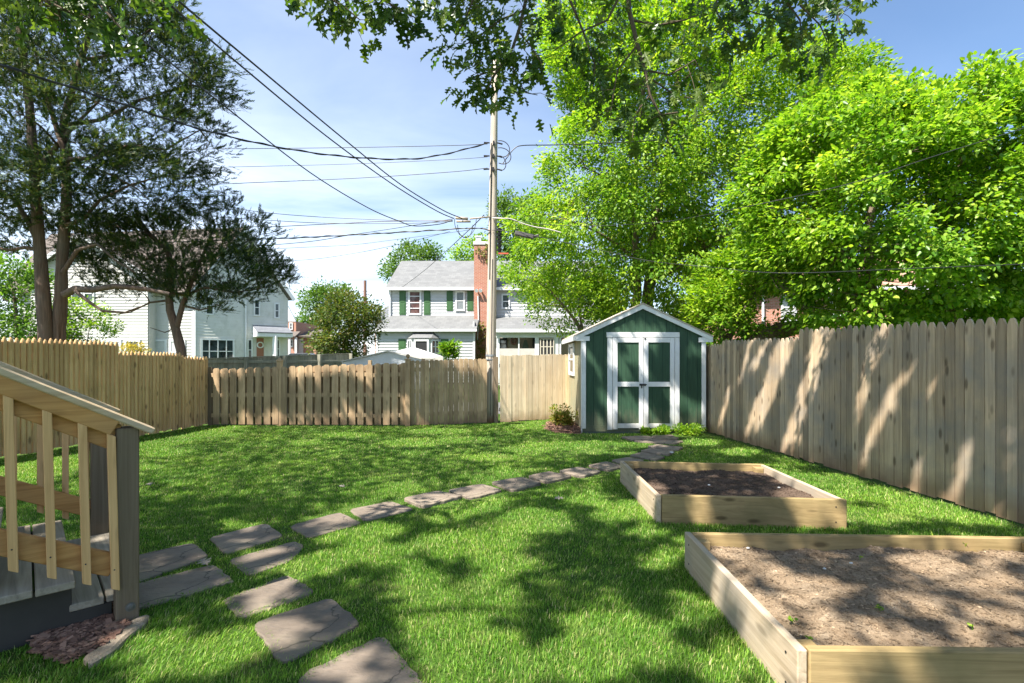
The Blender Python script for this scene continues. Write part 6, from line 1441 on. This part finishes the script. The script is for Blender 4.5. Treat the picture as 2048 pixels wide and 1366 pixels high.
wire('faint second thin wire running level from the cedar to the pole', [(-100, 345, 16), (200, 340, 14.5), (420, 335, 13.5), (700, 328, 12.5), (900, 319, 12), (975, 314, 11.6)], .0055)
wire('third thin wire from the cedar rising slightly to the pole', [(-100, 392, 16), (200, 382, 14.5), (400, 370, 13.5), (700, 357, 12.5), (900, 344, 12), (975, 336, 11.6)], .0075)
wire('thin wire leaving the cedar above the low cedar top and dipping to the splice can', [(-100, 372, 16), (370, 405, 13.5), (520, 424, 13), (640, 434, 12.6), (800, 441, 12), (905, 442, 11.6)], .007)
wire('thin wire just beneath it ending at the same splice can', [(-100, 400, 16), (350, 428, 13.5), (500, 438, 13), (640, 446, 12.6), (800, 447, 12), (905, 443, 11.6)], .007)
wire('brown tinted wire rising from behind the low cedar to the splice can', [(-100, 520, 17), (410, 462, 13.6), (560, 453, 13), (700, 446, 12.5), (760, 443, 12.2), (905, 441, 11.6)], .0085, simple('brown cable', (.10, .06, .05), .6))
wire('thick black bundled cable running nearly level from the low cedar to the pole', [(-100, 505, 17), (300, 486, 14.4), (560, 477, 13.2), (720, 469, 12.5), (860, 461, 12), (950, 456, 11.7), (980, 462, 11.5)], .0125, twist=1)
wire('thin black wire curving up from the bundle to the splice can', [(300, 505, 15), (580, 487, 13.2), (700, 470, 12.6), (800, 455, 12.2), (905, 438, 11.6)], .0075)
wire('fine sagging wire beneath the bundled cable', [(300, 510, 15), (580, 496, 13.2), (700, 490, 12.8), (800, 478, 12.4), (940, 460, 11.7)], .005)
wire('lowest fine wire above the distant round tree', [(300, 535, 15), (580, 522, 13.2), (700, 508, 12.8), (800, 488, 12.4), (900, 463, 11.8)], .005)
wire('slanting service wire from the pole down to the white house roof', [(968, 430, 11.5), (940, 458, 13), (900, 495, 17), (850, 540, 24), (801, 577, 30.6)], .011)
wire('black cable bending from the pole hardware into the top of the big tree', [(1005, 328, 11.5), (1012, 318, 11.5), (1028, 298, 11.5), (1045, 291, 11.5), (1100, 290, 11.6), (1180, 288, 11.8), (1320, 280, 12.2)], .011)
wire('pale thick cable drooping from the pole into the big tree leaves', [(985, 436, 11.5), (1005, 437, 11.4), (1022, 438, 11.4), (1045, 447, 11.4), (1070, 454, 11.4), (1095, 458, 11.4), (1122, 465, 11.4)], .014, WIREP)
wire('black cable with the grey splice case running right across the big tree', [(984, 460, 11.5), (1010, 462, 11.45), (1035, 468, 11.4), (1075, 473, 11.3), (1130, 485, 11.2), (1200, 500, 11), (1300, 522, 10.8), (1420, 534, 10.4), (1560, 546, 8.2), (1800, 538, 7.9), (2100, 526, 7.6)], .007)
wire('thin cable crossing the big tree below the pale one', [(984, 432, 11.5), (1060, 446, 11.3), (1150, 452, 11.2), (1240, 450, 11.1), (1340, 442, 11.0), (1480, 416, 8.6), (1690, 370, 7.9), (1870, 312, 7.6), (2100, 240, 7.4)], .006)
# second, distant pole
p2 = thing('utility_pole', 'short looking brown utility pole far behind the olive tree', 'utility pole', (P(730, 718, 40).x, 40, 0))
mb = MB(); a = P(730, 718, 40); mb.tube([(a.x, 40, 0), (a.x, 40, H + (HY - 561) / F * 40)], [.17, .12], 10); mb.build('shaft', simple('brown pole', (.22, .12, .09), .9), p2)
mb = MB(); c = P(730, 590, 40); mb.tube([c, c + Vector((.25, 0, .08)), c + Vector((.45, 0, -.1)), c + Vector((.2, 0, -.3))], .03, 6); mb.tube([c + Vector((-.3, 0, .3)), c + Vector((.3, 0, .3))], .03, 6); mb.build('bracket', DARKMETAL, p2)
